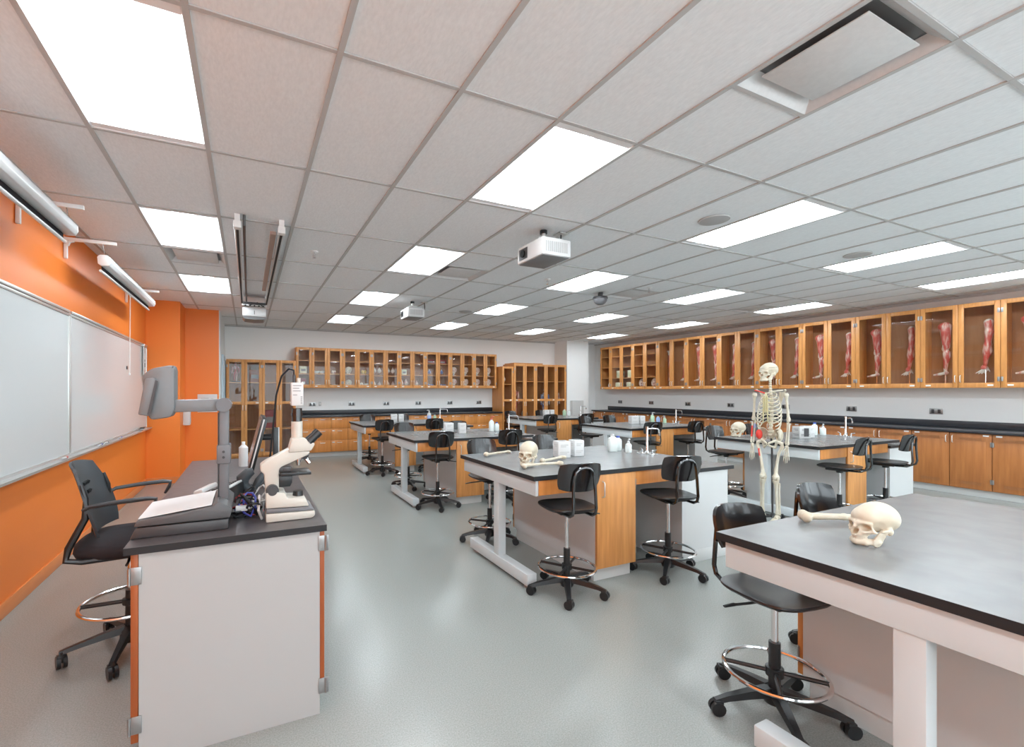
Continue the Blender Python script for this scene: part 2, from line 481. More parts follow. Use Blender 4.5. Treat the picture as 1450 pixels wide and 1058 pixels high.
# ------------------------------------------------------------------ ceiling lights (recessed volumetric troffers)
def make_light():
    t = thing('ceiling_light', 'x', 'light', (0, 0, 0), 0, 'recessed ceiling light troffers')
    w, l = TW/2-0.013, TL/2-0.012
    for s in (-1, 1):
        def ref(u, v, s=s):
            x = w-(w-0.083)*u
            z = 0.006+0.085*math.sin(u*PI*0.5)**0.8 - 0.012*u
            y = (v-0.5)*2*l
            return (s*x, y, z)
        MB().shell(ref, 10, 2, 0.003).build('reflector', 'reflector', t)
        # end plate with a half-moon step
        e = MB().box(-w, s*l-0.004, 0.004, w, s*l+0.004, 0.10)
        prof = [(math.cos(a)*w*0.98, math.sin(a)*0.078+0.006) for a in [PI*i/14 for i in range(15)]]
        e.prism(prof, 'y', s*(l-0.05), s*(l-0.004))
        e.build('end_plate', 'reflector', t)
    # the lens: a long rounded basket
    n = 12
    m = MB()
    rings = []
    ys = [-l+0.052, -l+0.056, -l+0.066, -l+0.085, l-0.085, l-0.066, l-0.056, l-0.052]
    sc_ = [0.86, 0.93, 0.98, 1.0, 1.0, 0.98, 0.93, 0.86]
    for y, k in zip(ys, sc_):
        rings.append([m.bm.verts.new((-0.084*k*math.cos(PI*i/n), y, 0.088-0.062*k*math.sin(PI*i/n))) for i in range(n+1)])
    for A, B in zip(rings, rings[1:]):
        for i in range(n): m._face([A[i], B[i], B[i+1], A[i+1]])
    m._face(rings[0]); m._face(list(reversed(rings[-1])))
    m.build('lens', 'lens', t)
    MB().box(-w, -l, 0.105, w, l, 0.115).build('housing', 'reflector', t)
    return t
colname = {-2: 'leftmost column beside the orange wall', 2: 'second column from the orange wall', 6: 'middle column', 10: 'fourth column from the orange wall', 14: 'column nearest the right wall cabinets'}
rowname = {-4: 'behind the camera', -2: 'overhead', 0: 'nearest', 2: 'second nearest', 4: 'third nearest', 6: 'farthest'}
lt0 = None
for c, j in LIGHTS:
    loc = (GX0+c*TW+TW/2, GY0+j*TL+TL/2, CEIL)
    lab = 'recessed white ceiling light, %s in the %s' % (rowname[j], colname[c])
    if lt0 is None:
        lt0 = make_light(); lt0.location = loc; lt0['label'] = lab
    else: clone(lt0, lab, loc)

# ------------------------------------------------------------------ air diffusers
def make_vent():
    t = thing('air_diffuser', 'x', 'vent', (0, 0, 0), 0, 'square plaque ceiling diffusers')
    h = TW/2-0.012
    f = MB()
    for k in range(4):
        ro = Matrix.Rotation(k*PI/2, 3, 'Z')
        A = [(-h, -h, 0.001), (h, -h, 0.001), (h*0.80, -h*0.80, 0.055), (-h*0.80, -h*0.80, 0.055)]
        f._face([f.bm.verts.new(ro @ Vector(p)) for p in A])
    f.build('frame', 'vent_grey', t)
    MB().box(-h*0.86, -h*0.86, 0.058, h*0.86, h*0.86, 0.062).build('duct_face', 'mid_grey', t)
    p = MB().box(-h*0.74, -h*0.74, 0.012, h*0.74, h*0.74, 0.018, 0.002).build('plaque', 'vent_grey', t)
    return t
vname = {(3, 2): 'square plaque diffuser beside the second light, above the two projectors', (3, 6): 'small square diffuser near the back wall above the glazed cabinets', (8, 2): 'square plaque diffuser just beyond the dome camera',
         (8, 6): 'far square diffuser in the middle of the back ceiling', (13, 2): 'square diffuser near the right wall cabinets', (13, 6): 'far square diffuser close to the back right pillar',
         (-2, 3): 'square diffuser between the lights beside the orange wall', (3, -1): 'large square diffuser at the top right of the photo'}
v0 = None
for (c, j), h in VENTS.items():
    loc = (GX0+c*TW+TW/2, GY0+j*TL+TL/4+h*TL/2, CEIL)
    if v0 is None:
        v0 = make_vent(); v0.location = loc; v0['label'] = vname[(c, j)]
    else: clone(v0, vname[(c, j)], loc)

# ------------------------------------------------------------------ small ceiling fittings
for i, (x, y, lab) in enumerate(((3.47, 2.52, 'round flush ceiling speaker left of the middle column light'), (5.70, 2.54, 'round flush ceiling speaker left of the fourth column light'), (3.50, 7.30, 'round flush ceiling speaker over the back benches'))):
    t = thing('ceiling_speaker', lab, 'speaker', (x, y, CEIL), 0, 'round ceiling speakers')
    MB().lathe([(0.0, -0.006), (0.095, -0.006), (0.105, -0.003), (0.108, 0.006)], seg=28).build('grille', 'grid_dark', t)
    MB().lathe([(0.106, -0.003), (0.114, -0.005), (0.12, 0.004), (0.106, 0.006)], seg=28).build('rim', 'grid', t)
for x, y, lab in ((0.61, 4.80, 'chrome ceiling sprinkler head right of the projector rails'), (3.42, 4.75, 'chrome ceiling sprinkler head before the dome camera'), (4.95, 4.55, 'chrome ceiling sprinkler beside the plaque diffuser')):
    t = thing('sprinkler', lab, 'sprinkler', (x, y, CEIL), 0, 'ceiling sprinklers')
    MB().lathe([(0.0, -0.004), (0.032, -0.004), (0.038, 0.0), (0.038, 0.006)], seg=18).build('escutcheon', 'plate', t)
    MB().cyl((0, 0, -0.035), (0, 0, 0), 0.009, 10).tube([(-0.013, 0, -0.02), (-0.014, 0, -0.045), (0, 0, -0.055), (0.014, 0, -0.045), (0.013, 0, -0.02)], 0.003, 6).lathe([(0.0, -0.058), (0.018, -0.058), (0.018, -0.055), (0, -0.055)], seg=12).build('head', 'chrome', t)
t = thing('dome_camera', 'smoked dome security camera hanging from the ceiling', 'camera', (4.576, 5.083, CEIL))
MB().cyl((0, 0, -0.035), (0, 0, 0.006), 0.035, 20).lathe([(0.02, -0.05), (0.098, -0.055), (0.104, -0.065), (0.104, -0.085), (0.02, -0.085)], seg=28).build('mount', 'dark_grey', t)
MB().lathe([(0.0, -0.175), (0.04, -0.168), (0.07, -0.148), (0.09, -0.12), (0.097, -0.086), (0.0, -0.086)], seg=28).build('dome', 'grey_plastic', t)

def make_projector(label, loc, w, l, h, cable):
    t = thing('projector', label, 'projector', loc, 0, 'white ceiling projectors')
    z1 = -0.13; z0 = z1-h
    MB().box(-w/2, -l/2, z0, w/2, l/2, z1, 0.012).build('body', ['white_plastic'], t)
    MB().box(-w/2+0.012, -l/2+0.012, z0-0.006, w/2-0.012, l/2-0.012, z0, 0.003).build('underside', 'mid_grey', t)
    g = MB()
    for k in range(11): g.box(-w/2+0.03+k*w*0.072, -l/2-0.003, z0+0.03, -w/2+0.042+k*w*0.072, -l/2+0.001, z1-0.03)
    g.build('vent_grille', 'grid_dark', t)
    p = MB().box(-w/2-0.003, l*0.08, z0+0.025, -w/2+0.001, l*0.42, z1-0.025).build('lens_panel', 'dark_grey', t)
    MB().cyl((-w/2-0.014, l*0.25, (z0+z1)/2), (-w/2, l*0.25, (z0+z1)/2), 0.032, 18).build('projection_lens', 'screen', p)
    MB().box(-w*0.36, -l*0.36, z1+0.012, w*0.36, l*0.36, z1+0.022).box(-0.05, -0.05, z1+0.022, 0.05, 0.05, z1+0.055, 0.006).cyl((0.12, -0.12, z1), (0.12, -0.12, z1+0.014), 0.01, 8).cyl((-0.12, 0.12, z1), (-0.12, 0.12, z1+0.014), 0.01, 8).cyl((-0.12, -0.12, z1), (-0.12, -0.12, z1+0.014), 0.01, 8).cyl((0.12, 0.12, z1), (0.12, 0.12, z1+0.014), 0.01, 8).build('bracket', 'light_grey', t)
    MB().cyl((0, 0, z1+0.05), (0, 0, 0.006), 0.02, 16).build('pole', 'alu', t)
    MB().cyl((0, 0, -0.035), (0, 0, -0.006), 0.032, 16).build('collar', 'black_plastic', t)
    MB().box(0.16, -0.02, -0.004, 0.26, 0.08, 0.004).build('cable_plate', 'alu', t)
    if cable: MB().tube([(0.21, 0.03, 0), (0.215, 0.03, -0.06), (0.21, 0.02, -0.11), (0.17, 0.01, -0.125), (0.10, 0, -0.12)], 0.007, 8).build('cable', 'black_rubber', t)
    else: MB().tube([(0.21, 0.03, 0), (0.20, 0.02, -0.05), (0.13, -0.02, -0.14)], 0.005, 8).build('cable', 'black_rubber', t)
    return t
make_projector('larger white projector hanging over the skull-and-bones bench', (2.335, 3.30, CEIL), 0.29, 0.385, 0.145, False)
make_projector('smaller-looking white projector farther back, over the second left bench', (2.335, 6.79, CEIL), 0.27, 0.37, 0.14, True)

# projector on twin ceiling rails
t = thing('rail_projector', 'short-throw projector hung from twin grey ceiling rails beside orange wall', 'projector', (0.09, 4.0, CEIL))
for x in (-0.165, 0.165):
    MB().box(x-0.022, 0.06, -0.10, x+0.022, 3.55, -0.06, 0.003).build('rail', 'alu', t)
    MB().box(x-0.010, 0.055, -0.1025, x+0.010, 3.5, -0.0995).build('rail_slot', 'black_rubber', t)
    MB().box(x-0.028, 0.02, -0.105, x+0.028, 0.09, -0.05, 0.004).box(x-0.02, 0.03, -0.052, x+0.02, 0.08, 0.006).build('rail_hanger', 'plate', t)
    MB().box(x-0.02, 3.40, -0.06, x+0.02, 3.46, 0.006).build('rail_hanger', 'plate', t)
MB().tube([(-0.115, 0.02, 0.0), (-0.115, 0.03, -0.075), (-0.115, 0.3, -0.08), (-0.105, 3.4, -0.085)], 0.011, 8).build('conduit', 'dark_grey', t)
MB().box(0.082, 0.15, -0.085, 0.128, 2.55, -0.058).build('cable_tray', 'tray_brown', t)
m = MB()
m.box(-0.15, 3.30, -0.14, 0.15, 3.52, -0.11)
for k in range(5): m.cyl((-0.12+k*0.06, 3.26, -0.17), (-0.10+k*0.055, 3.45, -0.12), 0.012, 8)
m.tube([(-0.12, 3.28, -0.12), (-0.05, 3.24, -0.16), (0.04, 3.25, -0.12), (0.12, 3.28, -0.17)], 0.008, 8)
m.build('mount_linkage', 'dark_grey', t)
MB().box(-0.165, 3.28, -0.165, 0.165, 3.31, -0.15).build('mount_plate', 'plate', t)
MB().box(-0.16, 3.34, -0.31, 0.16, 3.75, -0.18, 0.018).build('body', 'white_plastic', t)
MB().prism([(-0.16, -0.31), (0.16, -0.31), (0.13, -0.345), (0, -0.355), (-0.13, -0.345)], 'y', 3.36, 3.74).build('base_cover', 'mid_grey', t)
MB().box(-0.004, 3.335, -0.28, 0.004, 3.341, -0.225).build('logo_strip', 'dark_grey', t)

# ------------------------------------------------------------------ left wall: whiteboards, screens, tray
def board(label, y0, y1):
    t = thing('whiteboard', label, 'whiteboard', (XL, y0, 0.885), 0, 'whiteboards on the orange wall')
    L = y1-y0
    MB().box(0.002, 0.02, 0.02, 0.018, L-0.02, 1.215).build('panel', 'board', t)
    f = MB().box(0.002, 0, 0, 0.026, L, 0.022, 0.003).box(0.002, 0, 1.212, 0.026, L, 1.235, 0.003).box(0.002, 0, 0.022, 0.026, 0.02, 1.212, 0.003).box(0.002, L-0.02, 0.022, 0.026, L, 1.212, 0.003)
    f.build('frame', 'alu', t)
    MB().box(0.018, 0.02, 1.235, 0.034, L-0.02, 1.26, 0.004).build('map_rail', 'alu', t)
    tr = MB().prism([(0.002, 0.0), (0.085, -0.012), (0.088, 0.006), (0.08, 0.004), (0.02, 0.004), (0.002, 0.014)], 'y', 0, L+0.02)
    tr.build('pen_tray', 'alu', t)
    return t
board('near whiteboard panel at the left edge of the photo', 2.60, 5.02)
board('far whiteboard panel beside the orange column', 5.03, 8.36)
def marker(y, col, lab, ry=0.0):
    t = thing('marker_pen', lab, 'marker', (XL+0.062, y, 0.900), 0, 'marker pens on the whiteboard tray')
    MB().cyl((0, -0.05, 0), (0, 0.035, 0), 0.0085, 10).build('barrel', 'white_plastic', t)
    MB().cyl((0, 0.035, 0), (0, 0.068, 0), 0.0092, 10).build('cap', col, t)
marker(4.75, 'red_cap', 'white marker with red cap on tray of near whiteboard')
marker(5.75, 'blue_cap', 'blue-capped marker on tray left of the middle')
marker(5.98, 'dark_grey', 'dark-capped marker beside the blue-capped one')
marker(6.55, 'blue_cap', 'blue-capped marker in the middle of the far board tray')
tg = thing('board_eraser', 'black felt board eraser at far end of whiteboard tray', 'eraser', (XL+0.058, 7.85, 0.896))
MB().box(-0.022, -0.07, 0.0, 0.022, 0.07, 0.014, 0.002).build('felt', 'light_grey', tg)
MB().box(-0.022, -0.07, 0.014, 0.022, 0.07, 0.032, 0.005).build('handle', 'black_plastic', tg)
t = thing('map_clip', 'hanging clip strip with papers at the whiteboard top corner', 'clip', (XL+0.03, 8.02, 1.66))
MB().box(0.0, 0.0, 0.0, 0.010, 0.16, 0.44, 0.004).build('backing', 'light_grey', t)
MB().box(0.010, 0.03, 0.10, 0.013, 0.13, 0.34).build('paper', 'paper', t)
MB().box(0.013, 0.045, 0.14, 0.0145, 0.115, 0.20).box(0.013, 0.05, 0.22, 0.0145, 0.09, 0.25).build('print', 'print', t)
MB().box(-0.005, -0.02, 0.44, 0.022, 0.18, 0.475, 0.004).build('clip_bar', 'alu', t)
mg = MB().lathe([(0.0, 0), (0.022, 0), (0.022, 0.008), (0.0, 0.01)], seg=16)
o = mg.build('magnet', 'black_plastic', None, (XL+0.019, 7.10, 1.745), (0, R(90), 0)); tag(o, 'small black magnet on the far whiteboard', 'magnet')

def screen(label, y0, y1, cord):
    t = thing('projection_screen', label, 'screen', (XL, y0, 2.60), 0, 'roll-up projection screens')
    L = y1-y0; x = 0.27
    prof = [(x-0.045, -0.03), (x-0.05, 0.03), (x-0.03, 0.05), (x+0.02, 0.052), (x+0.048, 0.03), (x+0.05, -0.01), (x+0.035, -0.04), (x-0.02, -0.045)]
    MB().prism(prof, 'y', 0, L, 0.004).build('case', 'white_plastic', t)
    MB().prism(prof, 'y', -0.012, 0, 0.003).build('end_cap', 'plate', t); MB().prism(prof, 'y', L, L+0.012, 0.003).build('end_cap', 'plate', t)
    MB().box(x-0.028, 0.03, -0.085, x-0.024, L-0.03, -0.03).build('fabric', 'black_fabric', t)
    MB().cyl((x-0.026, -0.005, -0.09), (x-0.026, L+0.005, -0.09), 0.012, 10).build('bottom_bar', 'white_plastic', t)
    for yy in (-0.05, L-0.06):
        MB().box(0.003, yy-0.013, -0.02, 0.028, yy+0.013, 0.16, 0.003).box(0.02, yy-0.013, 0.132, x+0.10, yy+0.013, 0.16, 0.003).tube([(0.028, yy, 0.09), (0.04, yy, 0.122), (0.07, yy, 0.134)], 0.012, 6).build('bracket', 'plate', t)
        MB().tube([(x, yy+0.06, 0.05), (x, yy+0.05, 0.085), (x, yy+0.0, 0.135)], 0.004, 6).build('hook', 'chrome', t)
    if cord:
        MB().tube([(x-0.026, cord, -0.10), (x-0.028, cord, -0.5), (x-0.03, cord, -0.95)], 0.0035, 6).lathe([(0, -0.98), (0.008, -0.975), (0.008, -0.955), (0, -0.95)], (x-0.03, cord, 0), 8).tube([(x-0.026, cord-0.012, -0.10), (x-0.026, cord, -0.125), (x-0.026, cord+0.012, -0.10)], 0.004, 6).build('pull_cord', 'plate', t)
    return t
screen('long white roll-up projection screen above the far whiteboard', 5.00, 7.15, 1.12)
screen('white roll-up projection screen at the left edge of photo', 1.75, 4.12, None)

# wall devices on the orange column and recess
t = thing('wall_dispenser', 'white wall dispenser on the side of the orange column', 'dispenser', (-0.965, 8.82, 0.88))
MB().box(0.0, -0.08, 0.0, 0.10, 0.08, 0.27, 0.01).build('body', 'white_plastic', t)
MB().box(0.10, -0.05, 0.04, 0.105, 0.05, 0.12, 0.002).build('window', 'light_grey', t)
t = thing('wall_panel', 'white control plate on the orange recess wall', 'switch plate', (-0.63, 9.03, 1.20))
MB().box(-0.15, -0.02, -0.12, 0.15, 0.0, 0.19, 0.006).build('plate', 'paper', t)
MB().box(-0.10, -0.024, 0.05, 0.02, -0.019, 0.13).box(0.05, -0.024, 0.03, 0.09, -0.019, 0.12).build('button', 'light_grey', t)
t = thing('towel_dispenser', 'grey paper towel dispenser on the white pillar', 'dispenser', (8.41, 10.33, 0.98))
MB().box(-0.20, -0.10, -0.38, 0.20, 0.0, 0.20, 0.012).build('body', 'light_grey', t)
MB().box(-0.17, -0.105, -0.35, 0.17, -0.099, -0.30).build('slot', 'dark_grey', t)

# electrical outlets
def outlet(label, loc, rz):
    t = thing('wall_outlet', label, 'outlet', loc, rz, 'double outlets above the counters')
    MB().box(-0.075, -0.010, -0.045, 0.075, 0.0, 0.045, 0.003).build('plate', 'brushed', t)
    for x in (-0.036, 0.036):
        MB().box(x-0.017, -0.013, -0.030, x+0.017, -0.009, 0.030, 0.002).build('socket', 'dark_grey', t)
on = ['first', 'second', 'third', 'fourth', 'fifth', 'sixth', 'seventh', 'eighth', 'ninth', 'tenth']
for i, x in enumerate((1.34, 2.235, 3.076, 3.90, 4.77, 5.62)):
    outlet('%s steel wall outlet from the left above the back counter' % on[i], (x, YB, 1.142), 0)
t = thing('switch_box', 'small grey switch next to the first back wall outlet', 'switch', (1.51, YB, 1.15))
MB().box(-0.03, -0.012, -0.05, 0.03, 0, 0.05, 0.003).build('plate', 'light_grey', t)
MB().box(-0.008, -0.02, -0.014, 0.008, -0.011, 0.014).build('toggle', 'plate', t)
for i, y in enumerate((2.2, 3.28, 4.365, 5.45, 6.573, 7.65, 8.75, 9.85)):
    outlet('%s steel wall outlet from the near end above right counter' % on[i], (XR, y, 1.137), R(-90))

# ================================================================== CABINETS
PARTCACHE = {}
def cached(key, fn):
    if key not in PARTCACHE: PARTCACHE[key] = fn()
    return PARTCACHE[key]
def frame_mesh(w, h, rails, st, th, matn, bot=0.07, top=0.06):
    """door frame: two stiles, top and bottom rails plus middle rails at the given heights; the sheet faces -y"""
    def mk():
        m = MB()
        m.box(0, 0, 0, st, th, h, 0.003).box(w-st, 0, 0, w, th, h, 0.003)
        m.box(st, 0, 0, w-st, th, bot, 0.002).box(st, 0, h-top, w-st, th, h, 0.002)
        for z in rails: m.box(st, 0, z-0.03, w-st, th, z+0.03, 0.002)
        return m.mesh('door', matn)
    return cached(('frame', round(w, 3), round(h, 3), tuple(rails), matn, bot, top), mk)
def pull_mesh(L):
    return cached(('pull', L), lambda: MB().tube([(0, 0.0, -L/2), (0, -0.022, -L/2+0.006), (0, -0.026, -L/2+0.016), (0, -0.026, L/2-0.016), (0, -0.022, L/2-0.006), (0, 0, L/2)], 0.005, 8).mesh('handle', 'pull'))
def plate_mesh():
    return cached('plate', lambda: MB().box(-0.028, -0.004, -0.011, 0.028, 0.0, 0.011, 0.001).mesh('label_plate', 'plate'))
def hinge_mesh():
    return cached('hinge', lambda: MB().box(-0.012, -0.006, -0.03, 0.012, 0.0, 0.03, 0.002).cyl((0, -0.006, -0.032), (0, -0.006, 0.032), 0.005, 8).mesh('hinge', 'brushed'))

def glazed_cabinet(name, label, group, loc, rz, nd, dw, z0, z1, depth, shelves, rails=(), kick=0.0, side='wood', swing=None):
    """local: x along the wall, front plane y=0 facing -y, wall at y=depth"""
    t = thing(name, label, 'cabinet', loc, rz, group)
    w = nd*dw; k = z0+kick
    th = 0.02
    def carc():
        m = MB()
        m.box(0.001, th, k, 0.019, depth, z1).box(w-0.019, th, k, w-0.001, depth, z1)
        m.box(0.019, th, z1-0.02, w-0.019, depth, z1).box(0.019, th, k, w-0.019, depth, k+0.02)
        if kick: m.box(0.001, th+0.05, z0, w-0.001, depth, k)
        return m.mesh('carcass', side)
    put('carcass', cached(('carc', nd, dw, z0, z1, depth, side), carc), t)
    put('back_panel', cached(('bp', nd, dw, z0, z1, depth), lambda: MB().box(0.019, depth-0.012, k+0.02, w-0.019, depth-0.002, z1-0.02).mesh('back_panel', 'wood_inside')), t)
    for s in shelves:
        put('shelf', cached(('shelf', nd, dw, depth), lambda: MB().box(0.021, th+0.02, -0.009, w-0.021, depth-0.014, 0.009).mesh('shelf', 'wood')), t, (0, 0, s))
    h = z1-k; st = 0.055
    for i in range(nd):
        d = put('door', frame_mesh(dw-0.004, h, [r-k for r in rails], st, th, 'wood'), t, (i*dw+0.002, 0, k))
        zs = [0.07]+[r-k for r in rails]+[h-0.06]
        for q in range(len(zs)-1):
            za = zs[q]+(0.03 if q else 0); zb = zs[q+1]-(0.03 if q < len(zs)-2 else 0)
            put('pane', cached(('pane', round(dw, 3), round(zb-za, 3)), lambda: MB().box(st-0.002, 0.010, 0, dw-0.004-st+0.002, 0.013, zb-za).mesh('pane', 'glass')), d, (0, 0, za))
        left = (i == 0 and nd == 2) or (nd == 1 and swing == 'L')
        hx = dw-0.004-0.025 if left else 0.025          # handles of a pair meet in the middle
        put('handle', pull_mesh(0.10), d, (hx, 0, 0.13 if not rails else rails[0]-k-0.10))
        put('label_plate', plate_mesh(), d, ((0.09 if left else dw-0.094), 0, 0.035 if not rails else rails[0]-k))
        gx = 0.014 if left else dw-0.018
        for zz in (0.12, h-0.14): put('hinge', hinge_mesh(), d, (gx, 0, zz))
    return t

DWB = (5.985-0.957)/15
UB0, UB1 = 1.515, 2.41
units = [(0, 1)]+[(1+2*i, 2) for i in range(7)]
for i, (d0, nd) in enumerate(units):
    sh = [1.83, 2.12] if i not in (3,) else [1.80, 2.10]
    glazed_cabinet('wall_cabinet', '%s glazed oak wall cabinet from the left on the back wall' % on[i] if i else 'single-door glazed oak wall cabinet at left end of back wall',
                   'glazed cabinets on the back wall', (0.957+d0*DWB, YB-0.33, 0), 0, nd, DWB, UB0, UB1, 0.33, sh, swing='L')
DWR = 0.409
UR0, UR1 = 1.492, 2.69
XRF = XR-0.33
runits = [(0, 1)]+[(1+2*i, 2) for i in range(12)]
onx = on+['eleventh', 'twelfth', 'thirteenth', 'fourteenth']
for i, (d0, nd) in enumerate(runits):
    sh = [1.80, 2.10, 2.40] if i < 3 else []
    if i > 10: continue
    glazed_cabinet('wall_cabinet', '%s glazed oak cabinet from the far corner on the right wall' % onx[i],
                   'glazed cabinets on the right wall', (XRF, 10.30-d0*DWR, 0), R(-90), nd, DWR, UR0, UR1, 0.33, sh, swing='L')
# tall cabinets on the back wall
DT = (0.937+0.395)/4
for i in range(2):
    glazed_cabinet('tall_cabinet', ('tall glazed oak cabinet next to the door, left of its twin', 'tall glazed oak cabinet between its twin and the back counter')[i],
                   'tall glazed cabinets at the left', (-0.395+i*2*DT, 10.35, 0), 0, 2, DT, 0.0, 2.095, 0.55, [0.65, 1.62], rails=(1.20,), kick=0.10)
DT2 = (8.075-6.03)/6
glazed_cabinet('tall_cabinet', 'single-door tall oak cabinet at the right end of back counter', 'tall glazed cabinets at the right', (6.03, 10.35, 0), 0, 1, DT2, 0.0, 2.09, 0.55, [0.65, 1.62], rails=(1.20,), kick=0.10)
tt = ('tall two-door oak display cabinet in the middle of the right group', 'tall two-door oak display cabinet against the white pillar')
for i in range(2):
    glazed_cabinet('tall_cabinet', tt[i], 'tall glazed cabinets at the right', (6.03+DT2*(1+2*i), 10.33, 0), 0, 2, DT2, 0.0, 2.165, 0.57, [0.65, 1.70], rails=(1.20,), kick=0.10)
glazed_cabinet('tall_cabinet', 'narrow single-door tall oak cabinet beside the white pillar', 'tall glazed cabinets at the right', (6.03+DT2*5, 10.33, 0), 0, 1, DT2, 0.0, 2.165, 0.57, [0.65, 1.70], rails=(1.20,), kick=0.10)
tag(MB().box(6.39, 10.345, 2.168, 7.30, 10.85, 2.195, 0.003).build('cabinet_board', 'wood'), 'loose oak board lying on top of the tall cabinets', 'board')

# base cabinets with drawers along the back wall
nb = 7; WB = (6.02-0.945)/nb
def drawer_front():
    m = MB().box(0, 0, 0, WB/2-0.006, 0.02, 0.249, 0.003)
    return m.mesh('drawer', 'wood_warm')
dfm = drawer_front()
dpull = MB().tube([(-0.05, 0, 0), (-0.046, -0.02, 0), (-0.036, -0.026, 0), (0.036, -0.026, 0), (0.046, -0.02, 0), (0.05, 0, 0)], 0.006, 8).mesh('handle', 'pull')
for i in range(nb):
    t = thing('drawer_cabinet', '%s oak drawer cabinet from the left under the back counter' % on[i], 'cabinet', (0.945+i*WB, 10.35, 0), 0, 'drawer cabinets along the back wall')
    put('carcass', cached('bcarc', lambda: MB().box(0.001, 0.02, 0.10, WB-0.001, 0.548, 0.868).mesh('carcass', 'wood')), t)
    put('toe_kick', cached('bkick', lambda: MB().box(0, 0.06, 0, WB, 0.08, 0.10).mesh('toe_kick', 'base_grey')), t)
    for cidx in range(2):
        for r in range(3):
            d = put('drawer', dfm, t, (cidx*WB/2+0.003, 0, 0.106+r*0.255))
            put('handle', dpull, d, (WB/4, 0, 0.20))
            if cidx == 0: put('label_plate', plate_mesh(), d, (0.05, 0, 0.205))
# base cabinets with doors along the right wall
XBF = XR-0.60
def slot_strip(w):
    m = MB()
    for k in range(3): m.box(w*0.25, -0.004, k*0.014, w*0.75, 0.001, k*0.014+0.006)
    return m.mesh('vent_slots', 'wood_inside')
for i, (d0, nd) in enumerate(runits):
    if i > 10: continue
    t = thing('base_cabinet', '%s oak base cabinet from the far corner under right counter' % onx[i], 'cabinet', (XBF, 10.30-d0*DWR, 0), R(-90), 'base cabinets along the right wall')
    w = nd*DWR
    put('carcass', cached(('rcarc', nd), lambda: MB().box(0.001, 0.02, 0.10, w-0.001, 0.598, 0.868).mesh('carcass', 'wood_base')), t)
    put('toe_kick', cached(('rkick', nd), lambda: MB().box(0, 0.06, 0, w, 0.08, 0.10).mesh('toe_kick', 'base_grey')), t)
    for q in range(nd):
        left = q == 0
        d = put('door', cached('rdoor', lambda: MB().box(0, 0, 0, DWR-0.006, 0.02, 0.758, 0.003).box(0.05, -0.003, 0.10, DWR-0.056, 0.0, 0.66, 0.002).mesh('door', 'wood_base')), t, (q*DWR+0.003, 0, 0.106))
        put('handle', pull_mesh(0.10), d, (DWR-0.035 if left else 0.03, 0, 0.67))
        put('label_plate', plate_mesh(), d, (0.06 if left else DWR-0.06, 0, 0.735))
        for zz in (0.12, 0.62): put('hinge', hinge_mesh(), d, (0.004 if left else DWR-0.01, 0, zz))
        for zz in (0.06, 0.665): put('vent_slots', cached('slots', lambda: slot_strip(DWR)), d, (0, -0.003, zz))
# worktops along the walls
t = thing('wall_counter', 'long black worktop with upstand along the back wall', 'counter', (0.94, 10.31, 0.87))
MB().box(0, 0, 0, 5.085, 0.585, 0.032, 0.003).build('worktop', 'counter_black', t)
MB().box(0, 0.565, 0.032, 5.085, 0.588, 0.135, 0.003).build('upstand', 'counter_black', t)
t = thing('wall_counter', 'long black worktop with upstand along the right wall', 'counter', (XR, 10.32, 0.87))
MB().box(-0.64, 1.71-10.32, 0, -0.003, 0, 0.032, 0.003).build('worktop', 'counter_black', t)
MB().box(-0.025, 1.71-10.32, 0.032, -0.002, 0, 0.135, 0.003).build('upstand', 'counter_black', t)

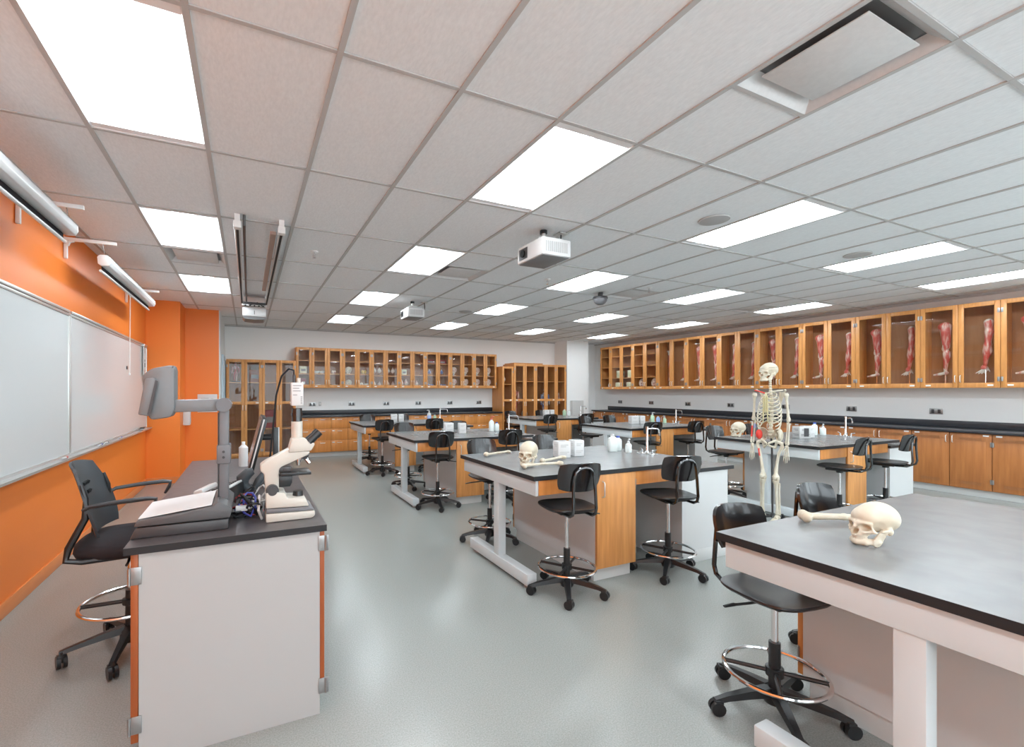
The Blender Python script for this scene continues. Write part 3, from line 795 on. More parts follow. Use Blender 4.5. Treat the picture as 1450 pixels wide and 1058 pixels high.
# ================================================================== LAB BENCHES
def make_bench():
    t = thing('lab_bench', 'x', 'lab bench', (0, 0, 0), 0, 'island lab benches')
    W, D, ZT = 1.71, 1.215, 0.85
    MB().box(0, 0, ZT-0.032, W, D, ZT, 0.0, mtop=1).build('worktop', ['black_edge', 'bench_top'], t)
    # lower sink counter around an open basin
    sx0, sx1, sy0, sy1 = 1.46, 2.11, -0.015, 1.23
    hx0, hx1, hy0, hy1 = 1.76, 2.02, 0.22, 0.80
    m = MB()
    z0, z1 = 0.758, 0.79
    m.box(sx0, sy0, z0, hx0, sy1, z1, 0, mtop=1).box(hx1, sy0, z0, sx1, sy1, z1, 0, mtop=1).box(hx0, sy0, z0, hx1, hy0, z1, 0, mtop=1).box(hx0, hy1, z0, hx1, sy1, z1, 0, mtop=1)
    sk = m.build('sink_counter', ['black_edge', 'bench_top'], t)
    MB().box(hx0-0.006, hy0-0.006, 0.60, hx1+0.006, hy1+0.006, 0.608).box(hx0-0.006, hy0-0.006, 0.608, hx0, hy1+0.006, 0.786).box(hx1, hy0-0.006, 0.608, hx1+0.006, hy1+0.006, 0.786).box(hx0, hy0-0.006, 0.608, hx1, hy0, 0.786).box(hx0, hy1, 0.608, hx1, hy1+0.006, 0.786).build('basin', 'sink', sk)
    # white end frame
    MB().box(0.028, 0.022, 0.705, 0.052, D-0.022, 0.818, 0.002).build('end_rail', 'steel_white', t)
    MB().box(0.036, 0.562, 0.10, 0.106, 0.642, 0.8175, 0.004).build('leg', 'steel_white', t)
    ft = MB().box(0.030, 0.13, 0.026, 0.112, 1.075, 0.112, 0.005).build('foot_bar', 'steel_white', t)
    for y in (0.2, 1.0): MB().cyl((0.07, y, 0), (0.07, y, 0.026), 0.022, 14, 0.016).build('leveling_foot', 'brushed', ft)
    for y in (0.016, D-0.036):
        MB().box(0.0525, y, 0.708, 0.566, y+0.02, 0.8175, 0.002).build('apron', 'wood_warm', t)
        MB().box(0.9675, y, 0.708, 1.464, y+0.02, 0.8175, 0.002).build('apron', 'wood_warm', t)
    # middle cabinet, a door on each long side
    MB().box(0.568, 0.032, 0.10, 0.962, D-0.032, 0.8175).build('cabinet_body', 'laminate', t)
    MB().box(0.58, 0.055, 0.0, 0.945, D-0.055, 0.0995).build('toe_kick', 'base_grey', t)
    for back in (False, True):
        d = thing_part('door', t, (0.57, 0.007, 0.105) if not back else (0.96, D-0.007, 0.105), PI if back else 0, cached('bdoor', lambda: MB().box(0, 0, 0, 0.39, 0.024, 0.71, 0.003).mesh('door', 'wood')))
        put('handle', pull_mesh(0.12), d, (0.05, 0, 0.60))
        for zz in (0.10, 0.62): put('hinge', hinge_mesh(), d, (0.388, 0.01, zz))
    MB().box(0.9645, 0.60, 0.02, 1.468, 0.62, 0.8175).build('modesty_panel', 'laminate', t)
    MB().box(1.47, 0.0, 0.0, 2.045, D, 0.7575).build('sink_cabinet', 'laminate', t)
    MB().box(1.467, -0.006, 0.0, 2.05, -0.001, 0.10, 0.002).build('base_strip', 'base_grey', t)
    # faucet at the end of the worktop, spout over the sink
    fb = MB().lathe([(0.0, 0), (0.03, 0), (0.03, 0.008), (0.018, 0.016), (0.011, 0.03), (0.0095, 0.24), (0.013, 0.242), (0.013, 0.258), (0.0, 0.26)], (1.645, 0.53, ZT), 14)
    fb.box(1.60, 0.44, ZT, 1.69, 0.62, ZT+0.006, 0.002)
    fb = fb.build('faucet', 'chrome', t)
    MB().tube([(1.645, 0.53, ZT+0.235), (1.72, 0.53, ZT+0.237), (1.78, 0.53, ZT+0.235), (1.80, 0.53, ZT+0.22), (1.805, 0.53, ZT+0.19)], 0.007, 10).cyl((1.805, 0.53, ZT+0.165), (1.805, 0.53, ZT+0.195), 0.009, 10, 0.011).build('spout', 'chrome', fb)
    for y in (0.47, 0.59):
        MB().cyl((1.645, y, ZT+0.005), (1.645, y, ZT+0.035), 0.011, 10).tube([(1.645, y, ZT+0.038), (1.645+0.02, y+(0.035 if y > 0.53 else -0.035), ZT+0.045)], 0.006, 8).build('tap_handle', 'chrome', fb)
    return t
def thing_part(name, parent, loc, rz, me):
    return put(name, me, parent, loc, (0, 0, rz))

BENCHES = {
    'T1': (1.81, 2.67, 'grey-topped lab bench with a skull and three bones in the room centre', 'bench with skull and crossed bones'),
    'T2': (1.82, 5.23, 'grey-topped lab bench, second in the left row', 'second bench of the left row'),
    'T3': (1.80, 7.82, 'grey-topped lab bench, last in left row before the back counter', 'last bench of the left row'),
    'R1': (1.81, 0.09, 'nearest grey-topped lab bench at lower right with the big skull', 'nearest bench with the big skull'),
    'R2': (5.53, 2.80, 'grey-topped lab bench behind the standing skeleton', 'bench behind the skeleton'),
    'R3': (5.48, 5.40, 'grey-topped lab bench in right row beyond the skeleton bench', 'right-row bench beyond the skeleton bench'),
    'R4': (5.46, 8.02, 'farthest grey-topped lab bench in the right row near the pillar', 'farthest bench of the right row'),
}
b0 = None
for k, (x, y, lab, ph) in BENCHES.items():
    if b0 is None:
        b0 = make_bench(); b0.location = (x, y, 0); b0['label'] = lab
    else: clone(b0, lab, (x, y, 0))

# ================================================================== STOOLS
def rr_ring(m, rx, ry, z, n=28, p=3.2, dz=None):
    out = []
    for k in range(n):
        a = 2*PI*k/n; ca, sa = math.cos(a), math.sin(a)
        x = rx*math.copysign(abs(ca)**(2/p), ca); y = ry*math.copysign(abs(sa)**(2/p), sa)
        out.append(m.bm.verts.new((x, y, z+(dz(x, y) if dz else 0))))
    return out
def loft(m, rings, cap=True):
    for A, B in zip(rings, rings[1:]):
        n = len(A)
        for k in range(n): m._face([A[k], A[(k+1) % n], B[(k+1) % n], B[k]])
    if cap:
        m._face(list(reversed(rings[0]))); m._face(rings[-1])
def star_base(t, rad, hz, casters=True, r_w=0.03, phase=0.3):
    h = MB().lathe([(0.0, 0.05), (0.045, 0.05), (0.052, 0.07), (0.05, hz), (0.03, hz+0.02), (0.0, hz+0.02)], seg=20)
    for k in range(5):
        a = phase+2*PI*k/5; ca, sa = math.cos(a), math.sin(a)
        ro = Matrix.Rotation(a, 3, 'Z')
        secs = [(0.03, hz+0.005, 0.028, 0.036), (0.12, hz-0.005, 0.023, 0.030), (0.22, hz-0.02, 0.018, 0.022), (rad, hz-0.035, 0.015, 0.018)]
        rings = []
        for x, z, wy, hh in secs:
            rings.append([h.bm.verts.new(ro @ Vector(p)) for p in ((x, -wy, z-hh/2), (x, wy, z-hh/2), (x, wy*0.7, z+hh/2), (x, -wy*0.7, z+hh/2))])
        loft(h, rings)
    h.build('star_base', 'black_plastic', t)
    cm = cached(('caster', r_w), lambda: MB().tube([(-0.022, 0, r_w), (-0.005, 0, r_w)], r_w, 16).tube([(0.005, 0, r_w), (0.022, 0, r_w)], r_w, 16).box(-0.02, -0.012, r_w, 0.02, 0.022, r_w*2+0.006, 0.004).cyl((0, 0.01, r_w*2), (0, 0.01, hz-0.03), 0.007, 8).mesh('caster', 'black_plastic'))
    for k in range(5):
        a = phase+2*PI*k/5
        put('caster', cm, t, ((rad-0.01)*math.cos(a), (rad-0.01)*math.sin(a), 0), (0, 0, a*1.7+k))
def make_stool():
    """faces +y, backrest at -y"""
    t = thing('lab_stool', 'x', 'stool', (0, 0, 0), 0, 'black wheeled lab stools')
    # seat, a dished rounded square
    m = MB()
    dish = lambda x, y: -0.010*max(0, 1-(x*x+y*y)/0.03) - (0.014 if y > 0.12 else 0)*((y-0.12)/0.07 if y > 0.12 else 0)
    rings = [rr_ring(m, 0.15, 0.15, 0.612), rr_ring(m, 0.178, 0.178, 0.615), rr_ring(m, 0.19, 0.185, 0.626), rr_ring(m, 0.188, 0.183, 0.634), rr_ring(m, 0.17, 0.165, 0.637, dz=dish), rr_ring(m, 0.11, 0.11, 0.637, dz=dish), rr_ring(m, 0.04, 0.04, 0.637, dz=dish)]
    loft(m, rings)
    m.build('seat', 'black_plastic', t, ang=50)
    # backrest, a curved plate with rounded corners
    def bk(u, v):
        x = (u-0.5)*2; z = (v-0.5)*2
        w = 0.163*(1-0.10*abs(z)**3 - 0.05*(1-z)/2); hh = 0.098*(1-0.16*abs(x)**4)
        return (x*w, -0.222+0.055*x*x-0.02*z, 0.865+z*hh)
    MB().shell(bk, 12, 8, 0.013).build('backrest', 'black_gloss', t, ang=60)
    # tube frame: two uprights joined by an arch behind the backrest
    R_ = 0.0105; f = MB()
    pts = [(-0.085, 0.10, 0.597), (-0.085, -0.13, 0.597), (-0.085, -0.20, 0.60), (-0.085, -0.238, 0.62), (-0.085, -0.25, 0.66), (-0.082, -0.243, 0.78), (-0.075, -0.242, 0.86), (-0.062, -0.247, 0.905), (-0.035, -0.252, 0.93), (0, -0.254, 0.936)]
    full = pts+[(-x, y, z) for x, y, z in reversed(pts[:-1])]
    f.tube(full, R_, 8)
    f.build('back_frame', 'black_chrome', t)
    MB().box(-0.10, -0.10, 0.583, 0.10, 0.10, 0.612, 0.006).lathe([(0.03, 0.555), (0.034, 0.585), (0.0, 0.585)], seg=14).tube([(0.05, 0.0, 0.585), (0.13, -0.02, 0.575), (0.19, -0.04, 0.568)], 0.006, 8).tube([(0.185, -0.04, 0.569), (0.235, -0.05, 0.562)], [0.012, 0.009], 8, flat=0.5).build('seat_mechanism', 'black_plastic', t)
    MB().cyl((0, 0, 0.30), (0, 0, 0.556), 0.0135, 16).build('gas_lift', 'chrome', t)
    MB().cyl((0, 0, 0.09), (0, 0, 0.318), 0.025, 18, 0.0235).build('sleeve', 'black_plastic', t)
    n = 40
    fr = MB().tube([(0.20*math.cos(2*PI*k/n), 0.20*math.sin(2*PI*k/n), 0.185) for k in range(n)], 0.0095, 8, closed=True).build('foot_ring', 'chrome', t)
    s = MB().lathe([(0.026, 0.165), (0.036, 0.168), (0.036, 0.205), (0.026, 0.208)], seg=16)
    for k in range(4):
        a = PI/4+k*PI/2
        s.tube([(0.03*math.cos(a), 0.03*math.sin(a), 0.185), (0.196*math.cos(a), 0.196*math.sin(a), 0.185)], 0.0095, 8)
    s.build('ring_spokes', 'black_plastic', fr)
    star_base(t, 0.275, 0.095)
    return t
st0 = make_stool()
def stool(bench, dx, dy, rz, where, z=0, turn=0, last=False):
    bx, by, _, ph = BENCHES[bench]
    lab = 'black wheeled lab stool at the %s of the %s' % (where, ph)
    loc = (bx+dx, by+dy, 0)
    if last:
        st0.location = loc; st0.rotation_euler = (0, 0, R(rz)); st0['label'] = lab
        c = st0
    else:
        c = clone(st0, lab, loc, R(rz))
        if z:                                        # seat set lower on its gas lift
            for ch in c.children:
                if ch.name.split('.')[0] in ('seat', 'backrest', 'back_frame', 'seat_mechanism'): ch.location.z -= z
                if ch.name.split('.')[0] == 'gas_lift': ch.scale.z = (0.556-z)/0.556
    ro = Matrix.Rotation(R(turn), 4, 'Z')
    for ch in c.children:                            # swivel the wheeled base
        if ch.name.split('.')[0] in ('star_base', 'caster'):
            ch.location = ro @ ch.location; ch.rotation_euler.z += R(turn)
# rz 0 = faces away from the camera (towards +y), 180 = faces the camera
STOOLS = [
    ('T1', 0.275, -0.010, -10, 'near left', 0, 12),
    ('T1', 1.235, -0.060, -17, 'near right', 0, 0),
    ('T1', 0.315, 1.220, 178, 'far left', 0, 40),
    ('T1', 1.160, 1.320, 186, 'far right', 0, 0),
    ('T2', 0.330, 0.060, -7, 'near left', 0, 32),
    ('T2', 1.235, -0.060, -9, 'near right', 0, 40),
    ('T2', 0.360, 1.300, 182, 'far left', 0, 0),
    ('T2', 1.250, 1.320, 175, 'far right', 0, 16),
    ('T3', 0.330, -0.020, -3, 'near left', 0, 28),
    ('T3', 1.240, -0.060, -6, 'near right', 0, 40),
    ('T3', 0.450, 1.400, 180, 'far left', 0, 0),
    ('T3', 1.200, 1.360, 186, 'far right', 0, 0),
    ('R1', 0.345, 1.180, 172, 'far left', 0.075, 40),
    ('R1', 1.240, 1.300, 176, 'far right', 0.07, 16),
    ('R2', 0.340, -0.020, 10, 'near left', 0, 20),
    ('R2', 1.220, -0.060, 8, 'near right', 0, 20),
    ('R2', 0.360, 1.300, 176, 'far left', 0, 4),
    ('R2', 1.220, 1.320, 180, 'far right', 0, 8),
    ('R3', 0.340, -0.000, -15, 'near left', 0, 44),
    ('R3', 1.220, -0.060, -9, 'near right', 0, 36),
    ('R3', 0.400, 1.370, 184, 'far left', 0, 0),
    ('R3', 1.050, 1.420, 180, 'far right', 0, 0),
    ('R4', 0.300, -0.000, -10, 'near left', 0, 24),
    ('R4', 1.220, -0.060, -8, 'near right', 0, 36),
    ('R4', 0.320, 1.330, 182, 'far left', 0, 0),
    ('R4', 1.220, 1.360, 180, 'far right', 0, 0),
]
for a in STOOLS[1:]+STOOLS[:1]: stool(*a, last=a is STOOLS[0])


# ================================================================== SKULLS AND BONES
def skull_fn(P):
    x, y, z = P
    A = (np.abs(x), y, z)
    d = sd_ell(P, (0, 0.020, 0.123), (0.069, 0.088, 0.066))
    d = smin(d, sd_ell(P, (0, 0.066, 0.104), (0.052, 0.045, 0.047)), 0.025)
    d = smin(d, sd_ell(P, (0, -0.045, 0.120), (0.053, 0.040, 0.042)), 0.022)
    d = smin(d, sd_ell(P, (0, 0.012, 0.074), (0.046, 0.055, 0.020)), 0.015)
    d = smin(d, sd_ell(A, (0.056, 0.022, 0.066), (0.012, 0.016, 0.018)), 0.012)
    d = smin(d, sd_ell(P, (0, -0.060, 0.072), (0.041, 0.028, 0.042)), 0.018)
    d = smin(d, sd_cap(A, (0.008, -0.086, 0.100), (0.046, -0.068, 0.099), 0.008, 0.007), 0.010)
    d = smin(d, sd_cap(A, (0.050, -0.066, 0.098), (0.055, -0.056, 0.070), 0.0065, 0.008), 0.007)
    d = smin(d, sd_cap(A, (0.030, -0.080, 0.062), (0.056, -0.054, 0.066), 0.010, 0.008), 0.010)
    d = smin(d, sd_cap(A, (0.058, -0.050, 0.067), (0.066, 0.005, 0.071), 0.0065, 0.006), 0.006)
    d = smin(d, sd_ell(P, (0, -0.080, 0.047), (0.028, 0.022, 0.019)), 0.012)
    d = smin(d, sd_cap(P, (0, -0.090, 0.093), (0, -0.101, 0.076), 0.007, 0.0055), 0.007)
    # hollows
    d = smax(d, -sd_ell(A, (0.0300, -0.086, 0.0815), (0.0190, 0.042, 0.0170)), 0.004)
    nose = np.minimum(sd_ell(A, (0.0055, -0.096, 0.058), (0.0080, 0.034, 0.014)), sd_ell(P, (0, -0.104, 0.066), (0.007, 0.02, 0.012)))
    d = smax(d, -nose, 0.003)
    d = smax(d, -sd_ell(A, (0.067, -0.040, 0.088), (0.016, 0.030, 0.022)), 0.010)
    d = smax(d, -sd_ell(A, (0.047, -0.030, 0.060), (0.013, 0.026, 0.020)), 0.006)
    # jaw
    j = sd_cap(A, (0.004, -0.091, 0.011), (0.030, -0.072, 0.012), 0.0125, 0.011)
    j = smin(j, sd_cap(A, (0.030, -0.072, 0.012), (0.047, -0.022, 0.015), 0.011, 0.010), 0.008)
    j = smin(j, sd_cap(A, (0.004, -0.090, 0.019), (0.028, -0.070, 0.021), 0.0095, 0.0085), 0.006)
    j = smin(j, sd_cap(A, (0.028, -0.070, 0.021), (0.046, -0.030, 0.024), 0.0085, 0.008), 0.006)
    ram = np.maximum(sd_cap(A, (0.048, -0.031, 0.018), (0.054, -0.008, 0.058), 0.024, 0.017), np.abs(A[0]-0.045-0.16*(z-0.01))-0.0055)
    j = smin(j, ram, 0.005)
    j = smin(j, sd_cap(A, (0.054, 0.004, 0.058), (0.055, 0.006, 0.068), 0.006), 0.004)
    d = smin(d, j, 0.003)
    for k in range(7):                                   # tooth rows
        a = R(8+k*12.5)
        tx, ty = 0.0265*math.sin(a), -0.060-0.037*math.cos(a)
        d = smin(d, sd_cap(A, (tx, ty, 0.041), (tx*0.98, ty+0.001, 0.0285), 0.0044, 0.0036), 0.0015)
        d = smin(d, sd_cap(A, (tx*0.96, ty+0.002, 0.0265), (tx*0.98, ty+0.003, 0.014), 0.0036, 0.0042), 0.0015)
    return d
skull_me = sdf_mesh('skull', skull_fn, (-0.084, -0.124, -0.012), (0.084, 0.124, 0.200), 0.0030, ['bone'])
TZ = 0.8505
SKZ = min(v.co.z for v in skull_me.vertices)
def skull(label, loc, rz, s=1.0, name='skull'):
    loc = (loc[0], loc[1], TZ-SKZ*s)
    o = put(name, skull_me, None, loc, (0, 0, R(rz)), s)
    return tag(o, label, 'skull', 'loose skulls')
def on_bench(b, dx, dy, z=TZ): return (BENCHES[b][0]+dx, BENCHES[b][1]+dy, z)
skull('large cream model skull facing left on the nearest bench', on_bench('R1', 0.41, 0.85, TZ+0.0025), -108, 0.84)
skull('cream model skull behind the crossed bones on the middle bench', on_bench('T1', 0.235, 0.43, TZ+0.0025), -52)
skull('cream model skull at the far left corner of the skeleton bench', on_bench('R2', 0.27, 1.08, TZ+0.0025), -92)

def femur_fn(P):
    d = sd_cap(P, (0, -0.19, 0.022), (0, 0, 0.026), 0.014, 0.0115)
    d = smin(d, sd_cap(P, (0, 0, 0.026), (0, 0.175, 0.022), 0.0115, 0.014), 0.01)
    d = smin(d, sd_ell(P, (0.016, 0.195, 0.022), (0.018, 0.026, 0.021)), 0.014)
    d = smin(d, sd_ell(P, (-0.016, 0.197, 0.021), (0.018, 0.026, 0.020)), 0.014)
    d = smin(d, sd_cap(P, (0, -0.185, 0.022), (0.035, -0.205, 0.024), 0.013, 0.012), 0.012)
    d = smin(d, sd_ell(P, (0.043, -0.210, 0.023), (0.021, 0.021, 0.021)), 0.006)
    d = smin(d, sd_ell(P, (-0.010, -0.196, 0.021), (0.016, 0.020, 0.019)), 0.012)
    return d
def humerus_fn(P):
    d = sd_cap(P, (0, -0.15, 0.018), (0, 0.15, 0.018), 0.011, 0.011)
    d = smin(d, sd_ell(P, (0.004, -0.160, 0.022), (0.023, 0.026, 0.021)), 0.022)
    d = smin(d, sd_ell(P, (-0.012, -0.148, 0.018), (0.014, 0.020, 0.016)), 0.012)
    d = smin(d, sd_cap(P, (-0.024, 0.163, 0.015), (0.022, 0.166, 0.016), 0.013, 0.014), 0.018)
    return d
femur_me = sdf_mesh('femur', femur_fn, (-0.05, -0.245, -0.008), (0.08, 0.24, 0.055), 0.0045, ['bone'])
humerus_me = sdf_mesh('humerus', humerus_fn, (-0.05, -0.2, -0.008), (0.05, 0.2, 0.052), 0.004, ['bone'])
def bone(label, me, loc, rz, s=1.0): return tag(put('bone', me, None, (loc[0], loc[1], loc[2]+0.002), (0, 0, R(rz)), s), label, 'bone', 'loose long bones')
bone('long bone lying behind the large skull on nearest bench', femur_me, on_bench('R1', 0.625, 1.045), 53, (1.2, 0.80, 1.15))
bone('long bone lying in front of the skull on the middle bench', femur_me, on_bench('T1', 0.29, 0.315), -92, 0.86)
bone('long bone reaching back right from the skull on the middle bench', humerus_me, on_bench('T1', 0.54, 0.52), -68, 1.0)
bone('long bone lying alone near the far edge of middle bench', humerus_me, on_bench('T1', 0.30, 1.05), -72, 0.95)

# ================================================================== THE SKELETON
def bone_rod(pts, r, ends):
    """tapered shaft with knobby ends along pts"""
    P = [Vector(p) for p in pts]
    if len(P) == 2: P = [P[0], P[0].lerp(P[1], .08), P[0].lerp(P[1], .18), P[0].lerp(P[1], .5), P[0].lerp(P[1], .82), P[0].lerp(P[1], .92), P[1]]
    rr = [ends[0]*0.75, ends[0], r*1.25, r, r*1.25, ends[1], ends[1]*0.75]
    return MB().tube(P, rr, 10)
sk = thing('skeleton', 'life-size skeleton model on a stand with red painted muscle areas', 'skeleton', (5.17, 3.10, 0), R(-78))
sk.scale = (0.82, 0.95, 1.0)
B = 'bone_pale'
skl = put('skull', skull_me, sk, (0, -0.03, 1.56), (R(4), 0, R(-22)), (1.04/0.82, 1.04/0.95, 1.04))
MB().tube([(0.0695*math.cos(2*PI*k/28), 0.020+(0.0885 if k < 14 else 0.104)*math.sin(2*PI*k/28), 0.136) for k in range(28)], 0.0012, 5, closed=True).build('skull_cut_line', 'cavity', skl)
sp = [(0, 0.005, 1.60), (0, 0.02, 1.55), (0, 0.022, 1.50), (0, 0.03, 1.45), (0, 0.055, 1.38), (0, 0.072, 1.30), (0, 0.070, 1.22), (0, 0.055, 1.14), (0, 0.035, 1.07), (0, 0.025, 1.00), (0, 0.035, 0.94)]
pts, rr = [], []
for i in range(len(sp)-1):
    a, b = Vector(sp[i]), Vector(sp[i+1]); r = 0.017+0.0016*i
    for k in range(4):
        pts.append(a.lerp(b, k/4)); rr.append(r if k % 2 == 0 else r*0.66)
MB().tube(pts, rr, 12).build('spine', B, sk)
for i in range(10):                                        # ribs
    z = 1.43-i*0.034; wx = [0.062, 0.088, 0.105, 0.116, 0.123, 0.127, 0.128, 0.126, 0.118, 0.105][i]; dy = [0.075, 0.095, 0.108, 0.115, 0.118, 0.12, 0.12, 0.118, 0.112, 0.10][i]
    drop = 0.045+0.006*i
    for s in (-1, 1):
        q = []
        end = 0.93 if i < 7 else 0.80-0.06*(i-7)
        for k in range(11):
            a = PI*end*k/10
            q.append((s*(wx*math.sin(a)**0.85 if a < PI else 0)+s*0.012, 0.045-dy*(1-math.cos(a))/2*1.25+0.02, z-drop*(1-math.cos(a))/2*1.6))
        MB().tube(q, 0.0068, 6).build('rib', B, sk)
        if i < 7: MB().tube([q[-1], (s*0.03, -0.118, q[-1][2]+0.012), (s*0.014, -0.116, 1.395-0.018*i*1.2)], 0.006, 6).build('rib_cartilage', 'cartilage', sk)
MB().tube([(0, -0.095, 1.42), (0, -0.105, 1.38), (0, -0.115, 1.30), (0, -0.118, 1.24), (0, -0.112, 1.20)], [0.022, 0.026, 0.016, 0.019, 0.006], 10, flat=0.35).build('sternum', 'cartilage', sk)
for s in (-1, 1):
    MB().tube([(s*0.018, -0.098, 1.425), (s*0.07, -0.095, 1.44), (s*0.12, -0.06, 1.45), (s*0.165, -0.025, 1.455)], 0.0075, 8).build('clavicle', 'red_paint' if s < 0 else B, sk)
    def sca(u, v, s=s): return (s*(0.075+0.075*u*(0.35+0.65*v)), 0.105-0.03*u-0.01*math.sin(PI*u), 1.30+0.135*v)
    MB().shell(sca, 6, 6, 0.006).build('scapula', B, sk)
    MB().tube([(s*0.09, 0.115, 1.40), (s*0.14, 0.095, 1.435), (s*0.172, 0.03, 1.46)], [0.006, 0.008, 0.011], 8).build('scapular_spine', B, sk)
    sh, el, wr = Vector((s*0.183, 0.015, 1.425)), Vector((s*0.205, 0.035, 1.12)), Vector((s*0.200, -0.005, 0.875))
    h = bone_rod([sh, el], 0.0135, (0.030, 0.026)).build('humerus', B, sk)
    if s < 0:
        MB().tube([sh.lerp(el, .42), sh.lerp(el, .6), sh.lerp(el, .84)], 0.0128, 8).build('red_painted_band', 'red_paint', h)
        MB().tube([sh.lerp(el, .18), sh.lerp(el, .36)], 0.0135, 8).build('blue_painted_band', 'blue_paint', h)
    ul = bone_rod([el+Vector((s*-0.012, 0.012, 0.01)), wr+Vector((s*-0.012, 0, 0))], 0.0075, (0.016, 0.009)).build('ulna', B, sk)
    ra = bone_rod([el+Vector((s*0.012, -0.008, -0.02)), wr+Vector((s*0.014, -0.006, -0.004))], 0.0075, (0.011, 0.015)).build('radius', B, sk)
    if s < 0:
        MB().tube([el.lerp(wr, .25)+Vector((-0.012, -0.006, 0)), el.lerp(wr, .75)+Vector((-0.013, -0.006, 0))], 0.0105, 8).build('red_painted_band', 'red_paint', ra)
        MB().tube([el.lerp(wr, .08)+Vector((0.012, 0.010, 0)), el.lerp(wr, .35)+Vector((0.012, 0.008, 0))], 0.0105, 8).build('blue_painted_band', 'blue_paint', ul)
    # hand: palm bones and five fingers
    hb = MB().ball(wr+Vector((0, -0.004, -0.022)), 0.022, (1.0, 0.6, 0.8), 10, 6)
    for k in range(4):
        o_ = (k-1.5)*0.014
        L = (0.145, 0.165, 0.158, 0.130)[k]
        base = wr+Vector((o_*0.6, -0.006, -0.03)); tip = wr+Vector((o_*1.5, -0.022, -0.03-L))
        hb.tube([base, base.lerp(tip, .42), base.lerp(tip, .47), base.lerp(tip, .70), base.lerp(tip, .74), base.lerp(tip, .88), tip], [0.006, 0.0045, 0.007, 0.004, 0.006, 0.0035, 0.003], 6)
    hb.tube([wr+Vector((0, -0.015, -0.028)), wr+Vector((-s*0.028, -0.035, -0.06)), wr+Vector((-s*0.034, -0.045, -0.10))], [0.007, 0.0055, 0.0035], 6)
    hb.build('hand', B, sk)
def pelvis_fn(P):
    x, y, z = P
    A = (np.abs(x), y, z)
    w = sd_ell(A, (0.085, 0.010, 0.085), (0.060, 0.065, 0.075))
    shell_ = np.maximum(np.abs(w)-0.006, z*0+(-(A[0]-0.055)-(z-0.05)*0.2))
    shell_ = np.maximum(shell_, -(z-0.02)); shell_ = np.maximum(shell_, -(0.10+y)-0.03)
    shell_ = np.maximum(shell_, sd_ell(A, (0.10, 0.03, 0.085), (0.075, 0.075, 0.075)))
    d = smin(shell_, sd_cap(A, (0.085, -0.01, 0.03), (0.012, -0.062, -0.005), 0.014, 0.011), 0.012)
    d = smin(d, sd_cap(A, (0.085, 0.0, 0.02), (0.062, 0.01, -0.055), 0.017, 0.014), 0.012)
    d = smin(d, sd_cap(A, (0.062, 0.005, -0.055), (0.012, -0.055, -0.025), 0.011, 0.010), 0.01)
    d = smin(d, sd_cap(P, (0, 0.055, 0.10), (0, 0.085, 0.0), 0.042, 0.014), 0.015)
    d = smin(d, sd_cap(A, (0.03, 0.06, 0.085), (0.065, 0.05, 0.07), 0.02, 0.014), 0.015)
    return d
pel_me = sdf_mesh('pelvis', pelvis_fn, (-0.18, -0.11, -0.09), (0.18, 0.13, 0.19), 0.006, [B])
pel = put('pelvis', pel_me, sk, (0, 0, 0.885))
MB().ball((-0.118, -0.012, 0.085), 0.058, (0.66, 0.76, 0.95), 14, 8).build('red_painted_hip', 'red_paint', pel)
for s in (-1, 1):
    hp, kn, an = Vector((s*0.095, 0.0, 0.90)), Vector((s*0.075, -0.005, 0.50)), Vector((s*0.085, 0.015, 0.115))
    f_ = MB().ball(kn+Vector((0.018, 0.006, 0.002)), 0.029, (0.8, 1, 1), 10, 6).ball(kn+Vector((-0.018, 0.006, 0.002)), 0.029, (0.8, 1, 1), 10, 6).ball(hp, 0.024).tube([hp, hp+Vector((s*0.045, 0.005, -0.02)), hp+Vector((s*0.048, 0.005, -0.055)), hp.lerp(kn, .3)+Vector((s*0.022, -0.006, 0)), hp.lerp(kn, .6)+Vector((s*0.006, -0.008, 0)), kn+Vector((0, 0, .055)), kn+Vector((0, 0, .02)), kn], [0.018, 0.022, 0.021, 0.017, 0.017, 0.022, 0.042, 0.030], 10).build('femur', B, sk)
    if s < 0: MB().tube([hp.lerp(kn, .22)+Vector((-0.032, -0.012, 0)), hp.lerp(kn, .42)+Vector((-0.02, -0.018, 0))], 0.012, 8).build('red_painted_band', 'red_paint', f_)
    MB().ball(kn+Vector((0, -0.036, 0.012)), 0.02, (1, 0.55, 1.1), 10, 6).build('patella', B, sk)
    MB().tube([kn+Vector((0, 0, -0.018)), kn+Vector((0, 0, -0.035)), kn.lerp(an, .2), kn.lerp(an, .5), kn.lerp(an, .85), an], [0.038, 0.036, 0.020, 0.016, 0.0155, 0.025], 10).build('tibia', B, sk)
    MB().tube([kn+Vector((s*0.034, 0.015, -0.05)), kn.lerp(an, .3)+Vector((s*0.030, 0.012, 0)), an+Vector((s*0.024, 0.008, -0.01))], [0.013, 0.009, 0.013], 8).build('fibula', B, sk)
    ft = MB().ball(an+Vector((0, 0.035, -0.045)), 0.028, (0.8, 1.2, 0.8), 10, 6).ball(an+Vector((0, -0.015, -0.025)), 0.028, (0.95, 1.2, 0.7), 10, 6).tube([an+Vector((0, 0.02, -0.035)), an+Vector((0, -0.06, -0.045))], [0.026, 0.024], 8)
    for k in range(5):
        o_ = (k-2)*0.0145
        ft.tube([an+Vector((o_*0.7, -0.045, -0.042)), an+Vector((o_*1.15, -0.10, -0.062)), an+Vector((o_*1.3, -0.155+abs(k-(1 if s > 0 else 3))*0.012, -0.072))], [0.010, 0.0075, 0.005], 6)
    ft.build('foot', B, sk)
MB().tube([(0, 0.09, 0.05), (0, 0.085, 0.5), (0, 0.07, 0.86), (0, 0.05, 0.93)], 0.012, 12).build('stand_pole', 'dark_grey', sk)
